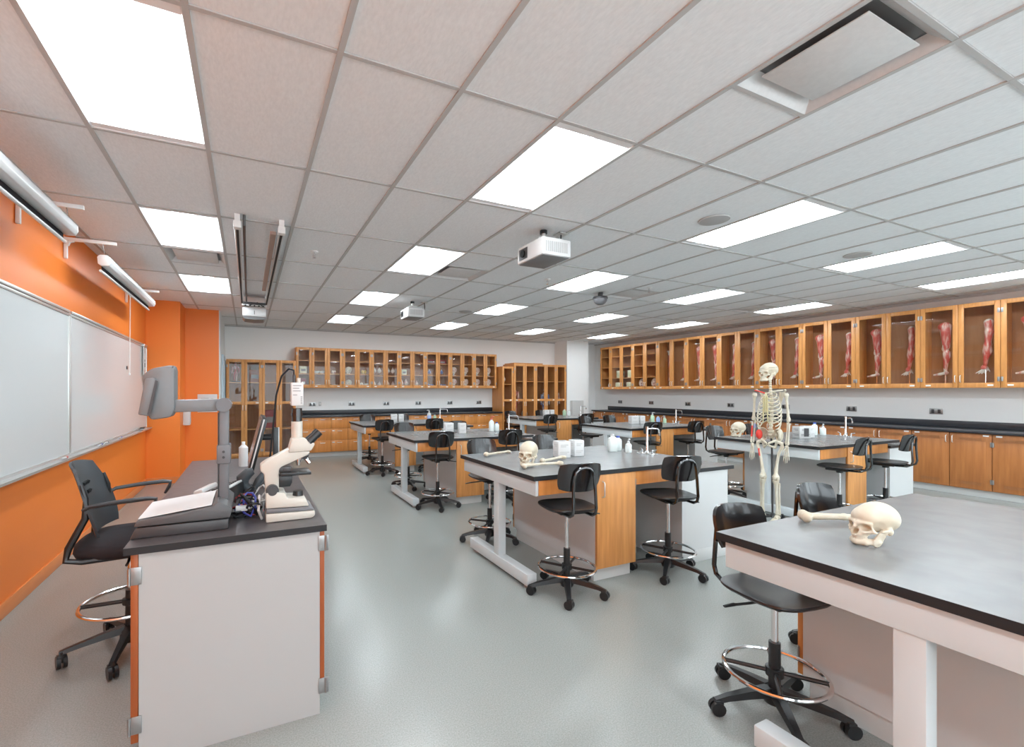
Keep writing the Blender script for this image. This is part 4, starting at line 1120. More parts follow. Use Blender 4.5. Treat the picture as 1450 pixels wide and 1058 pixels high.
stb = MB().lathe([(0.0, 0.055), (0.03, 0.055), (0.034, 0.075), (0.016, 0.10), (0.0, 0.10)], (0, 0.09, 0), 14)
for k in range(5):
    a = 0.2+2*PI*k/5
    stb.tube([(0.02*math.cos(a), 0.09+0.02*math.sin(a), 0.066), (0.25*math.cos(a), 0.09+0.25*math.sin(a), 0.05)], [0.013, 0.009], 8)
stb = stb.build('stand_base', 'black_plastic', sk)
for k in range(5):
    a = 0.2+2*PI*k/5
    MB().tube([(0.25*math.cos(a)-0.01, 0.09+0.25*math.sin(a), 0.022), (0.25*math.cos(a)+0.01, 0.09+0.25*math.sin(a), 0.022)], 0.022, 12).cyl((0.25*math.cos(a), 0.09+0.25*math.sin(a), 0.02), (0.25*math.cos(a), 0.09+0.25*math.sin(a), 0.05), 0.006, 6).build('caster', 'black_plastic', stb)

# ================================================================== LIMB MODELS IN THE RIGHT WALL CABINETS
def leg_fn(P):
    d = sd_cap(P, (0.0, 0, 0.80), (0.01, 0, 0.47), 0.072, 0.044)
    d = smin(d, sd_ell(P, (-0.03, 0, 0.80), (0.06, 0.055, 0.05)), 0.03)
    d = smin(d, sd_ell(P, (-0.005, 0, 0.44), (0.042, 0.038, 0.05)), 0.02)
    d = smin(d, sd_cap(P, (0.012, 0, 0.37), (0.0, 0, 0.09), 0.044, 0.022), 0.02)
    d = smin(d, sd_ell(P, (0.025, 0, 0.32), (0.036, 0.036, 0.09)), 0.02)
    d = smin(d, sd_cap(P, (0.012, 0, 0.05), (-0.06, 0, 0.03), 0.026, 0.022), 0.02)
    d = smin(d, sd_cap(P, (-0.06, 0, 0.03), (-0.135, 0, 0.018), 0.022, 0.014), 0.012)
    return d
def arm_fn(P):
    d = sd_cap(P, (0.03, 0, 0.74), (0.035, 0, 0.60), 0.05, 0.036)
    d = smin(d, sd_cap(P, (0.035, 0, 0.60), (0.02, 0, 0.42), 0.042, 0.032), 0.03)
    d = smin(d, sd_cap(P, (0.02, 0, 0.42), (0.0, 0, 0.16), 0.042, 0.022), 0.02)
    d = smin(d, sd_ell(P, (0.02, 0, 0.34), (0.045, 0.034, 0.08)), 0.02)
    d = smin(d, sd_ell(P, (-0.015, 0, 0.105), (0.034, 0.018, 0.042)), 0.02)
    for k in range(4):
        d = smin(d, sd_cap(P, (-0.035+0.016*k, 0.004*k, 0.075), (-0.095+0.028*k, 0.006*k-0.01, 0.018+0.006*abs(k-1.5)), 0.009, 0.007), 0.006)
    d = smin(d, sd_cap(P, (0.012, 0.01, 0.11), (0.035, 0.02, 0.05), 0.010, 0.007), 0.008)
    return d
leg_me = sdf_mesh('leg_model', leg_fn, (-0.165, -0.09, -0.01), (0.10, 0.09, 0.895), 0.008, ['muscle', 'tendon'], lambda c: (c[:, 2] < 0.10-0.04*np.sin(c[:, 0]*60)) | ((np.abs(c[:, 2]-0.45) < 0.05) & (c[:, 0] < -0.01)))
arm_me = sdf_mesh('arm_model', arm_fn, (-0.125, -0.07, -0.01), (0.10, 0.07, 0.80), 0.007, ['muscle', 'tendon'], lambda c: (c[:, 2] < 0.11+0.03*np.sin(c[:, 1]*90)) | (c[:, 2] > 0.74+0.6*c[:, 0]))
def limb(kind, door, label, hs=1.0, mir=1, flip=False, dx=0.0):
    y = 10.30-(door+0.5)*DWR-dx
    t = thing('%s_model' % kind, label, 'anatomy model', (XRF+0.165, y, UR0+0.020), 0, 'muscle limb models in the right cabinets')
    z = 0.16
    MB().box(-0.07, -0.09, 0, 0.07, 0.09, 0.018, 0.003).build('base', 'wood_inside', t)
    MB().cyl((0, 0, 0.018), (0, 0, z+0.12), 0.006, 8).build('rod', 'chrome', t)
    me = leg_me if kind == 'leg' else arm_me
    L = 0.86 if kind == 'leg' else 0.79
    o_ = put('limb', me, t, (0, 0, z if not flip else z+L*hs), (0 if not flip else PI, 0, R(-90*mir)), hs)
    return t
nth = ['', '', '', '', '', 'sixth', 'seventh', 'eighth', 'ninth', 'tenth', 'eleventh', 'twelfth', 'thirteenth', 'fourteenth', 'fifteenth', 'sixteenth', 'seventeenth', 'eighteenth', 'nineteenth', 'twentieth']
LB = [('arm', 5, True), ('arm', 6, False), ('leg', 7, False), ('leg', 8, False), ('arm', 9, False), ('arm', 10, False), ('leg', 11, False), ('arm', 12, False), ('leg', 13, False), ('arm', 14, False), ('leg', 15, False), ('arm', 16, False), ('leg', 17, False), ('arm', 18, False), ('leg', 19, False)]
for kind, dr, fl in LB:
    limb(kind, dr, 'red and white %s muscle model behind the %s right-wall door from far corner' % (kind, nth[dr]), 0.92 if kind == 'leg' else 1.0, 1, fl, 0.02)

# ================================================================== MODELS AND BOXES BEHIND GLASS
def pear(loc, mt, label, s=1.0, cat='anatomy model', name='organ_model'):
    t = thing(name, label, cat, loc)
    MB().lathe([(0.0, 0), (0.04*s, 0), (0.042*s, 0.008), (0.012*s, 0.012), (0.01*s, 0.03), (0.0, 0.03)], seg=14).build('foot', 'wood_inside', t)
    MB().lathe([(0.0, 0.03), (0.03*s, 0.04*s+0.01), (0.055*s, 0.08*s), (0.058*s, 0.105*s), (0.04*s, 0.145*s), (0.018*s, 0.175*s), (0.012*s, 0.20*s), (0.0, 0.205*s)], seg=16, sy=0.8).build('organ', mt, t)
def head(loc, mt, label, s=1.0):
    t = thing('half_head_model', label, 'anatomy model', loc)
    MB().box(-0.05, -0.04, 0, 0.05, 0.04, 0.012, 0.002).cyl((0, 0, 0.012), (0, 0, 0.05), 0.02, 10).build('stand', 'white_plastic', t)
    prof = [(-0.03, 0.05), (0.035, 0.05), (0.045, 0.09), (0.075, 0.12), (0.082, 0.17), (0.065, 0.215), (0.02, 0.235), (-0.035, 0.225), (-0.065, 0.19), (-0.068, 0.155), (-0.082, 0.135), (-0.066, 0.12), (-0.07, 0.095), (-0.055, 0.075), (-0.03, 0.075)]
    MB().prism([(x*s, z*s) for x, z in prof], 'y', -0.028, 0.045, 0.010).build('head', 'pale_model', t)
    MB().prism([(x*s*0.72+0.008, (z-0.15)*s*0.72+0.158*s) for x, z in prof], 'y', -0.034, -0.027, 0.002).build('section_face', mt, t)
def carton(loc, mt, label, w, d, h, name='box', mark='print'):
    t = thing(name, label, 'box', loc)
    MB().box(-w/2, -d/2, 0, w/2, d/2, h, 0.003).build('carton', mt, t)
    MB().box(-w*0.32, -d/2-0.0015, h*0.30, w*0.30, -d/2+0.0005, h*0.62).build('label', mark, t)
def brain(loc, mt, label, s=1.0):
    t = thing('brain_model', label, 'anatomy model', loc)
    m = MB()
    for sx in (-1, 1): m.ball((sx*0.028*s, 0, 0.055*s), 0.05*s, (0.75, 1.2, 0.95), 12, 8)
    m.build('lobes', mt, t)
    MB().ball((0, 0.045*s, 0.022*s), 0.028*s, (1.2, 0.8, 0.75), 10, 6).build('cerebellum', mt, t)
def bowl(loc, label):
    t = thing('glass_bowl', label, 'bowl', loc)
    MB().lathe([(0.0, 0), (0.035, 0), (0.06, 0.03), (0.065, 0.06), (0.06, 0.06), (0.055, 0.033), (0.03, 0.006), (0.0, 0.006)], seg=18).build('bowl', 'soap', t)
S0, S1, S2 = UB0+0.0215, 1.8395, 2.1295
def bx_(i, o_=0.0): return 0.957+(i+0.5)*DWB+o_
YY = YB-0.15
dn = ['first', 'second', 'third', 'fourth', 'fifth', 'sixth', 'seventh', 'eighth', 'ninth', 'tenth', 'eleventh', 'twelfth', 'thirteenth', 'fourteenth', 'fifteenth']
def lb(what, i, where): return '%s on %s shelf behind the %s back-wall glass door' % (what, where, dn[i])
carton((bx_(0), YY, S0), 'red_box', lb('dark red box', 0, 'bottom'), 0.12, 0.12, 0.19, mark='plate')
carton((bx_(0), YY, S1), 'green_box', lb('pale green box', 0, 'middle'), 0.15, 0.12, 0.16)
for k in range(2): bowl((bx_(1, -0.05+0.12*k), YY, S1), lb('left clear glass bowl' if k == 0 else 'right clear glass bowl', 1, 'middle'))
bowl((bx_(1, -0.02), YY, S0), lb('clear glass bowl', 1, 'bottom'))
brain((bx_(2), YY, S1), 'pink_model', lb('small brown-pink brain model', 2, 'middle'), 0.8)
bowl((bx_(2, 0.02), YY, S0), lb('clear glass bowl', 2, 'bottom'))
for z, wh in ((S0, 'bottom'), (S1, 'middle')):
    o_ = put('skull', skull_me, None, (bx_(3), YY, z), (0, 0, R(-35)), 0.92); tag(o_, lb('pale skull model', 3, wh), 'skull', 'skull models behind glass')
brain((bx_(4, -0.06), YY, S0), 'pale_model', lb('left cream brain model', 4, 'bottom'), 1.1)
brain((bx_(4, 0.08), YY, S0), 'pale_model', lb('right cream brain model', 4, 'bottom'), 0.9)
brain((bx_(4, 0.02), YY, S1), 'yellow_model', lb('yellow brain model', 4, 'middle'), 1.0)
for i in (5, 6):
    for k, o_ in enumerate((-0.06, 0.06)):
        pear((bx_(i, o_), YY, S1), 'pale_model', lb(('left' if k == 0 else 'right')+' pale pear-shaped organ model', i, 'middle'), 0.85)
        pear((bx_(i, o_), YY, S0), 'pink_model', lb(('left' if k == 0 else 'right')+' pink organ model', i, 'bottom'), 0.7)
for k, o_ in enumerate((-0.06, 0.06)): pear((bx_(7, o_), YY, S0), 'pink_model', lb(('left' if k == 0 else 'right')+' tall pink organ model', 7, 'bottom'), 1.0)
carton((bx_(7), YY, S1), 'green_box', lb('small pale box', 7, 'middle'), 0.12, 0.10, 0.13)
pear((bx_(8), YY, S0), 'pink_model', lb('dark pink organ model', 8, 'bottom'), 0.8)
for i in (9, 10):
    brain((bx_(i, -0.05), YY, S0), 'blue_model', lb('left blue and white organ model', i, 'bottom'), 0.9)
    brain((bx_(i, 0.07), YY, S0), 'blue_model', lb('right blue and white organ model', i, 'bottom'), 0.8)
    pear((bx_(i), YY, S1), 'blue_model', lb('blue and white pear-shaped model', i, 'middle'), 0.75)
    carton((bx_(i), YY, S2), 'red_box', lb('wide dark red box', i, 'top'), 0.20, 0.16, 0.10)
for i in (11, 12, 13, 14):
    head((bx_(i), YY, S1), 'pink_model', lb('pale half-head section model', i, 'middle'), 0.95)
    head((bx_(i), YY, S0), 'pink_model', lb('pale half-head section model', i, 'bottom'), 0.95)
# far end of the right wall cabinets
RX = XRF+0.15
def ry(i): return 10.30-(i+0.5)*DWR
def rlab(what, i, where): return '%s on %s shelf behind the %s right-wall door' % (what, where, dn[i])
for i in (1, 2):
    carton((RX, ry(i), UR0+0.0215), 'green_box', rlab('pale green box', i, 'bottom'), 0.12, 0.20, 0.17)
    carton((RX, ry(i)-0.03, 1.8095), 'green_box', rlab('pale green box', i, 'second'), 0.12, 0.18, 0.20)
carton((RX, ry(0)-0.06, UR0+0.0215), 'white_plastic', rlab('small white box', 0, 'bottom'), 0.08, 0.12, 0.12)
def plaque(loc, label):
    t = thing('embryo_model', label, 'anatomy model', loc)
    MB().box(-0.05, -0.10, 0, 0.05, 0.10, 0.012, 0.002).build('stand', 'dark_grey', t)
    m = MB().lathe([(0.0, -0.03), (0.10, -0.028), (0.125, 0.0), (0.11, 0.02), (0.06, 0.012), (0.0, 0.008)], seg=24)
    m.build('womb', 'pale_model', t, (0, 0, 0.145), (0, R(-90), 0))
    MB().ball((-0.025, 0.0, 0.17), 0.045, (0.6, 1, 1), 12, 8).tube([(-0.03, 0.03, 0.14), (-0.035, 0.05, 0.10), (-0.03, 0.01, 0.07), (-0.03, -0.04, 0.09)], [0.03, 0.035, 0.028, 0.015], 8).build('embryo', 'pink_model', t)
plaque((RX, ry(3), UR0+0.0215), 'round pink embryo model behind the fourth right-wall door')
plaque((RX, ry(4), UR0+0.0215), 'round pink embryo model behind the fifth right-wall door')
# inside the tall cabinets
def figure(loc, label, mt, h):
    t = thing('muscle_figure', label, 'anatomy model', loc)
    MB().lathe([(0, 0), (0.09, 0), (0.09, 0.02), (0.0, 0.02)], seg=18).build('base', 'dark_grey', t)
    k = h/0.62
    m = MB()
    for s in (-1, 1):
        m.tube([(s*0.03*k, 0, 0.02), (s*0.032*k, 0, 0.10*k), (s*0.035*k, 0, 0.20*k), (s*0.03*k, 0, 0.33*k)], [0.014*k, 0.022*k, 0.026*k, 0.034*k], 8)
        m.tube([(s*0.075*k, 0, 0.50*k), (s*0.095*k, 0, 0.40*k), (s*0.10*k, -0.01, 0.29*k)], [0.022*k, 0.018*k, 0.01*k], 8)
    m.tube([(0, 0, 0.31*k), (0, 0, 0.38*k), (0, 0, 0.48*k), (0, 0, 0.53*k), (0, 0, 0.56*k)], [0.05*k, 0.045*k, 0.075*k, 0.05*k, 0.02*k], 12, flat=0.7)
    m.ball((0, -0.005, 0.595*k), 0.038*k, (0.85, 1, 1.15), 12, 8)
    m.build('body', mt, t)
figure((-0.395+0.5*DT, 10.62, 1.6295), 'red muscle figure on the top shelf of the tall cabinet by the door', 'muscle', 0.40)
figure((6.03+1.5*DT2, 10.62, 0.6595), 'tall red muscle figure in the second tall cabinet door at right', 'muscle', 0.95)
figure((6.03+5.5*DT2, 10.62, 0.6595), 'pale pink figure behind the tall glass door beside the pillar', 'pink_model', 0.90)
figure((6.03+4.5*DT2, 10.62, 0.6595), 'blue and white figure in the fifth tall cabinet door at right', 'blue_model', 0.85)
carton((-0.395+1.6*DT, 10.64, 1.6295), 'wood_edge', 'brown box on the upper shelf of left tall cabinet', 0.22, 0.2, 0.26)
carton((-0.395+2.5*DT, 10.64, 0.6595), 'red_box', 'dark red case inside the second tall cabinet at left', 0.22, 0.2, 0.38, mark='print')
pear((6.03+2.5*DT2, 10.62, 0.6595), 'white_plastic', 'white vase-like model low in the third tall cabinet door', 1.6)
pear((6.03+0.5*DT2, 10.62, 1.6295), 'pale_model', 'pale organ model high in the single-door tall cabinet', 1.3)

# ================================================================== THINGS ON THE BENCHES
def white_box(b, dx, dy, rz, lab, w=0.12, d=0.12, h=0.145, grey=False):
    t = thing('wipe_box', lab, 'box', on_bench(b, dx, dy), R(rz), 'white boxes on the benches')
    MB().box(-w/2, -d/2, 0, w/2, d/2, h, 0.004).build('carton', 'light_grey' if grey else 'paper', t)
    MB().lathe([(0.0, h), (0.035, h), (0.036, h+0.001), (0.0, h+0.0015)], seg=16, sx=1.0, sy=0.5).build('opening', 'dark_grey', t)
    m = MB()
    for k, (z, l, r) in enumerate(((0.78, -0.3, 0.3), (0.68, -0.3, 0.12), (0.34, -0.38, 0.38), (0.24, -0.38, 0.20))):
        m.box(l*w, -d/2-0.001, h*z-0.005, r*w, -d/2+0.0004, h*z+0.005)
        m.box(-w/2-0.001, l*d, h*z-0.004, -w/2+0.0004, r*d, h*z+0.004)
    m.build('print', 'light_grey' if not grey else 'print', t)
    if grey: MB().box(-w*0.12, -d/2-0.002, h*0.15, w*0.32, -d/2+0.0002, h*0.88).build('front_label', 'dark_grey', t)
P_ = {k: v[3] for k, v in BENCHES.items()}
white_box('T1', 0.775, 0.70, -14, 'white printed box, left of the pair on the skull-and-bones bench')
white_box('T1', 0.955, 0.72, -8, 'white printed box, right of the pair on the skull-and-bones bench', 0.10, 0.11, 0.145)
white_box('T2', 0.77, 0.73, -8, 'white printed box, left of the pair on second left bench')
white_box('T2', 0.93, 0.62, -14, 'white printed box, right of the pair on second left bench', 0.10, 0.11)
white_box('T3', 0.78, 0.78, -10, 'white printed box, left of the pair on last left bench')
white_box('T3', 0.93, 0.80, -10, 'white printed box, right of the pair on last left bench', 0.10, 0.11)
white_box('R2', 0.86, 0.64, -20, 'grey and white box, left of the pair on the skeleton bench', 0.15, 0.12, 0.145, True)
white_box('R2', 1.03, 0.66, -12, 'white box, right of the pair on the skeleton bench', 0.11, 0.11)
white_box('R3', 0.88, 0.80, -15, 'white printed box, left of the pair on third right bench', 0.14, 0.12)
white_box('R3', 1.04, 0.78, -10, 'white printed box, right of the pair on third right bench', 0.10, 0.11)
white_box('R4', 0.98, 0.98, -12, 'white printed box, left of the pair on farthest right bench')
white_box('R4', 1.13, 0.97, -8, 'white printed box, right of the pair on farthest right bench', 0.10, 0.11)
def pump_bottle(b, dx, dy, lab, body, cap, h=0.15, r=0.034, rz=0, label=None):
    t = thing('pump_bottle', lab, 'bottle', on_bench(b, dx, dy), R(rz), 'pump bottles on the benches')
    MB().lathe([(0, 0), (r*0.95, 0), (r, 0.006), (r, h*0.68), (r*0.8, h*0.78), (r*0.38, h*0.86), (r*0.38, h*0.92), (0, h*0.92)], seg=18).build('body', body, t)
    MB().lathe([(0, h*0.915), (r*0.45, h*0.915), (r*0.45, h), (r*0.15, h+0.004), (r*0.13, h+0.03), (0, h+0.03)], seg=14).tube([(0, 0, h+0.026), (-0.035, 0, h+0.03), (-0.045, 0, h+0.018)], 0.006, 8).build('pump', cap, t)
    if label: MB().lathe([(r+0.0006, h*0.18), (r+0.001, h*0.19), (r+0.001, h*0.58), (r+0.0006, h*0.59)], seg=18).build('label', label, t)
def jug(b, dx, dy, lab, body, cap, h=0.16, w=0.085, d=0.06, rz=0):
    t = thing('bottle', lab, 'bottle', on_bench(b, dx, dy), R(rz), 'plastic bottles on the benches')
    m = MB()
    rings = [rr_ring(m, w/2*k, d/2*k, z*h, 20, 4.0) for z, k in ((0, 0.94), (0.03, 1), (0.66, 1), (0.78, 0.85), (0.84, 0.45), (0.90, 0.42))]
    loft(m, rings); m.build('body', body, t)
    MB().lathe([(0, h*0.895), (0.018, h*0.895), (0.017, h), (0, h)], seg=14).build('cap', cap, t)
jug('T1', 1.47, 0.80, 'square white plastic bottle behind the middle bench faucet', 'soap', 'white_plastic', 0.17, 0.09, 0.065, -20)
jug('T1', 1.57, 0.83, 'pale bottle with blue cap beside the middle bench faucet', 'soap', 'blue_cap', 0.145, 0.07, 0.05)
pump_bottle('T1', 1.55, 0.67, 'small pale pump bottle next to the middle bench faucet', 'soap', 'white_plastic', 0.105, 0.03, 60)
pump_bottle('T2', 1.46, 0.72, 'white pump bottle with red nozzle on second left bench', 'soap', 'red_cap', 0.19, 0.04, 120)
jug('T2', 1.56, 0.74, 'pale blue bottle beside pump bottle on second left bench', 'soap', 'blue_cap', 0.13, 0.07, 0.05)
pump_bottle('T3', 1.52, 0.80, 'white pump bottle with blue label on last left bench', 'white_plastic', 'white_plastic', 0.18, 0.04, 0, 'soap_blue')
jug('T3', 1.61, 0.72, 'pale green bottle beside pump bottle on last left bench', 'soap_green', 'white_plastic', 0.12, 0.06, 0.05)
jug('R2', 1.46, 0.80, 'white bottle with dark blue cap on skeleton bench', 'soap', 'blue_cap', 0.17, 0.07, 0.055)
pump_bottle('R2', 1.56, 0.75, 'small pale pump bottle on the skeleton bench', 'soap', 'white_plastic', 0.12, 0.035, 40)
pump_bottle('R3', 1.46, 0.90, 'pale green pump bottle on third right bench', 'soap_green', 'white_plastic', 0.16, 0.036, 160)
jug('R3', 1.54, 0.84, 'blue and white bottle on third right bench', 'soap_blue', 'white_plastic', 0.12, 0.07, 0.05)
pump_bottle('R3', 1.60, 0.74, 'small green pump bottle on third right bench', 'soap_green', 'white_plastic', 0.10, 0.03, 0)
jug('R4', 1.52, 0.98, 'pale green bottle on the farthest right bench', 'soap_green', 'white_plastic', 0.15, 0.08, 0.06)
jug('R4', 1.62, 0.92, 'white bottle on the farthest right bench', 'soap', 'white_plastic', 0.13, 0.07, 0.05)

# ================================================================== INSTRUCTOR'S DESK
DX0, DX1, DY0, DY1, DZ = -0.428, 0.322, 2.11, 4.50, 0.85
t = thing('instructor_desk', 'white instructor desk with dark top and oak doors', 'desk', (0, 0, 0))
MB().box(DX0, DY0, DZ-0.028, DX1, DY1, DZ, 0.0, mtop=1).build('desktop', ['black_edge', 'desk_top'], t)
MB().box(DX0+0.046, DY0+0.018, 0.0, DX1-0.028, DY0+0.040, DZ-0.0285).build('end_panel', 'panel_grey', t)
MB().box(DX0+0.048, DY0+0.0405, 0.09, DX1-0.03, DY0+0.62, DZ-0.0285).build('cabinet_body', 'laminate', t)
MB().box(DX0+0.07, DY0+0.05, 0.0, DX1-0.05, DY0+0.61, 0.0895).build('toe_kick', 'base_grey', t)
MB().box(DX0+0.30, DY0+0.621, 0.06, DX1-0.03, DY1-0.05, DZ-0.0285).build('front_body', 'laminate', t)
MB().box(DX0+0.048, DY1-0.0495, 0.0, DX1-0.03, DY1-0.02, DZ-0.0285).build('end_panel', 'panel_grey', t)
dl = MB().box(DX0+0.020, DY0+0.016, 0.09, DX0+0.0445, DY0+0.61, DZ-0.032, 0.002).build('door', 'wood_edge', t)
MB().tube([(DX0+0.020, DY0+0.55, 0.62), (DX0-0.002, DY0+0.55, 0.625), (DX0-0.004, DY0+0.55, 0.64), (DX0-0.004, DY0+0.55, 0.71), (DX0-0.002, DY0+0.55, 0.725), (DX0+0.020, DY0+0.55, 0.73)], 0.005, 8).build('handle', 'pull', dl)
def hinge(z, x, px, par):
    m = MB().box(x-0.022, DY0+0.0125, z-0.034, x+0.022, DY0+0.0158, z+0.034, 0.001).cyl((px, DY0+0.012, z-0.034), (px, DY0+0.012, z+0.034), 0.006, 8)
    m.box(x-0.013, DY0+0.0115, z+0.008, x-0.008, DY0+0.0126, z+0.02).box(x-0.013, DY0+0.0115, z-0.02, x-0.008, DY0+0.0126, z-0.008)
    return m.build('hinge', 'brushed', par)
hinge(0.735, DX0+0.034, DX0+0.016, dl); hinge(0.16, DX0+0.034, DX0+0.016, dl)
npan = 4; L = (DY1-DY0-0.04)/npan
for k in range(npan):
    d = MB().box(DX1-0.0275, DY0+0.016+k*L, 0.09, DX1-0.008, DY0+0.016+(k+1)*L-0.004, DZ-0.032, 0.002).build('door', 'wood_edge', t)
    if k == 0: hinge(0.765, DX1-0.012, DX1-0.002, d); hinge(0.125, DX1-0.012, DX1-0.002, d)

# document camera
dc = thing('document_camera', 'grey document camera with folding arm and white stage on desk', 'document camera', (-0.24, 2.36, DZ+0.0006))
MB().prism([(-0.19, 0.0), (0.165, 0.0), (0.165, 0.045), (-0.17, 0.045)], 'y', -0.14, 0.20, 0.006).build('base', 'dark_grey', dc)
MB().prism([(-0.175, 0.050), (0.17, 0.050), (0.18, 0.085), (0.16, 0.105), (0.125, 0.125), (0.10, 0.105), (-0.02, 0.088), (-0.165, 0.075)], 'y', -0.145, 0.205, 0.005).build('stage_housing', 'housing_grey', dc)
def stg(u, v): return (-0.162+0.262*u, -0.128+0.31*v, 0.0785+(0.003+0.262*u)*0.117)
MB().shell(stg, 8, 2, 0.003).build('stage', 'paper', dc)
MB().box(0.122, -0.035, 0.09, 0.162, 0.045, 0.53, 0.006).build('column', 'grey_plastic', dc)
MB().box(0.118, -0.038, 0.10, 0.121, -0.01, 0.50).build('column_groove', 'dark_grey', dc)
cl = MB().box(0.114, -0.045, 0.27, 0.170, 0.055, 0.355, 0.005).build('column_clamp', 'grey_plastic', dc)
for zz in (0.30, 0.325): MB().cyl((0.142, -0.049, zz), (0.142, -0.044, zz), 0.006, 10).build('screw', 'dark_grey', cl)
MB().cyl((0.142, -0.045, 0.535), (0.142, 0.050, 0.535), 0.032, 24).build('arm_pivot', 'grey_plastic', dc)
MB().prism([(-0.075, 0.505), (0.142, 0.508), (0.142, 0.562), (-0.055, 0.560), (-0.085, 0.545)], 'y', -0.03, 0.035, 0.006).build('arm', 'mid_grey', dc)
MB().prism([(-0.135, 0.475), (-0.060, 0.485), (-0.045, 0.52), (-0.045, 0.70), (-0.055, 0.712), (-0.13, 0.695), (-0.165, 0.665), (-0.16, 0.55)], 'y', -0.05, 0.055, 0.012).build('camera_head', 'mid_grey', dc)
MB().prism([(-0.175, 0.500), (-0.135, 0.492), (-0.105, 0.640), (-0.118, 0.655), (-0.150, 0.650)], 'y', -0.070, -0.051, 0.006).build('lamp_arm', 'mid_grey', dc)
MB().prism([(-0.141, 0.500), (-0.131, 0.495), (-0.103, 0.640), (-0.112, 0.645)], 'y', -0.0735, -0.0705).build('lamp_strip', 'dark_grey', dc)

# microscope with camera
ms = thing('microscope', 'cream microscope with camera on top at the desk corner', 'microscope', (0.075, 2.245, DZ+0.0006))
k = 1/318.0
def px(pts): return [((u-377)*k, (744-v)*k) for u, v in pts]
MB().prism(px([(377, 744), (440, 744), (445, 741), (445, 733), (377, 731)]), 'y', 0.0, 0.16, 0.006).build('foot', 'cream_plastic', ms)
MB().prism(px([(377, 730.5), (444, 732.5), (442, 729), (436, 727), (378, 725)]), 'y', 0.001, 0.158, 0.003).build('foot_band', 'grey_plastic', ms)
MB().prism(px([(377, 724.5), (437, 726.5), (432, 714), (406, 712), (404, 704), (395, 702), (377, 702)]), 'y', 0.012, 0.148, 0.006).build('foot_housing', 'cream_plastic', ms)
MB().prism(px([(377, 702), (395.5, 702), (395.5, 671), (398, 667), (437, 651), (440, 646), (410, 640), (377, 657), (370, 662), (370, 671), (375, 676)]), 'y', 0.045, 0.115, 0.006).build('arm', 'cream_plastic', ms)
MB().cyl(((386-377)*k, 0.045, (744-700)*k), ((386-377)*k, 0.022, (744-700)*k), 0.028, 24).cyl(((386-377)*k, 0.022, (744-700)*k), ((386-377)*k, 0.010, (744-700)*k), 0.020, 20).build('focus_knob', 'dark_grey', ms)
MB().prism(px([(408, 646), (441, 645), (447, 634), (430, 625), (413, 625)]), 'y', 0.035, 0.125, 0.008).build('head', 'cream_plastic', ms)
for yy in (0.052, 0.108):
    c0 = Vector(((438-377)*k, yy, (744-632)*k)); dr = Vector((0.72, 0, 0.69))
    MB().cyl(c0, c0+dr*0.045, 0.020, 18, 0.017).cyl(c0+dr*0.045, c0+dr*0.07, 0.019, 18, 0.018).build('eyepiece', 'black_plastic', ms)
MB().cyl(((421.5-377)*k, 0.08, (744-627)*k), ((421.5-377)*k, 0.08, (744-600)*k), 0.026, 20).build('photo_tube', 'cream_plastic', ms)
MB().cyl(((421.5-377)*k, 0.08, (744-600)*k), ((421.5-377)*k, 0.08, (744-580)*k), 0.024, 20).cyl(((421.5-377)*k, 0.08, (744-592)*k), ((421.5-377)*k, 0.08, (744-587)*k), 0.0265, 20).build('coupler', 'black_gloss', ms)
cb = MB().box((413-377)*k, 0.05, (744-576)*k, (430-377)*k, 0.11, (744-541)*k, 0.003).build('camera_body', 'white_plastic', ms)
m = MB()
for i, (zz, w) in enumerate(((545, 12), (549, 9), (553, 11), (559, 6))): m.box((415-377)*k, 0.0488, (744-zz-1.2)*k, (415+w-377)*k, 0.0499, (744-zz)*k)
for zz in (562, 565, 568, 571): m.box((426-377)*k, 0.0488, (744-zz-1.5)*k, (428.5-377)*k, 0.0499, (744-zz)*k)
m.build('camera_print', 'print', cb)
MB().cyl(((417.5-377)*k, 0.08, (744-541)*k), ((417.5-377)*k, 0.08, (744-529)*k), 0.007, 10).build('cable_plug', 'dark_grey', cb)
MB().cyl(((424-377)*k, 0.08, (744-541)*k), ((424-377)*k, 0.08, (744-534)*k), 0.009, 10).build('socket', 'cream_plastic', cb)
MB().tube([((417.5-377)*k, 0.08, (744-530)*k), ((417-377)*k, 0.08, (744-522)*k), ((410-377)*k, 0.085, (744-520)*k), ((400-377)*k, 0.10, (744-531)*k), ((393-377)*k, 0.13, (744-560)*k), ((389-377)*k, 0.16, (744-610)*k), ((384-377)*k, 0.20, (744-670)*k), ((378-377)*k, 0.22, 0.006)], 0.0045, 8).build('cable', 'black_rubber', cb)
nz = Vector(((428-377)*k, 0.08, (744-656)*k))
MB().cyl(nz+Vector((0.008, 0, 0.02)), nz, 0.030, 20, 0.026).build('nosepiece', 'dark_grey', ms)
for dx, ang in ((-0.014, 0), (0.016, 35), (0.0, -28)):
    a = R(ang); e = nz+Vector((dx, 0, 0))
    MB().cyl(e, e+Vector((math.sin(a)*0.035, 0.008*(1 if ang < 0 else -1)*(ang != 0), -math.cos(a)*0.035)), 0.010, 14, 0.008).build('objective', 'chrome', ms)
MB().prism(px([(397, 679), (440, 679), (440, 675), (397, 674)]), 'y', 0.01, 0.15, 0.002).build('stage', 'black_plastic', ms)
MB().box((401-377)*k, 0.03, (744-674)*k, (412-377)*k, 0.06, (744-666)*k, 0.003).build('slide_holder', 'dark_grey', ms)
MB().prism(px([(395, 697), (411, 697), (414, 691), (414, 681), (395, 680)]), 'y', 0.05, 0.11, 0.003).build('condenser', 'black_plastic', ms)
MB().cyl(((423-377)*k, 0.08, (744-714)*k), ((423-377)*k, 0.08, (744-706)*k), 0.025, 20, 0.022).build('lamp', 'black_plastic', ms)

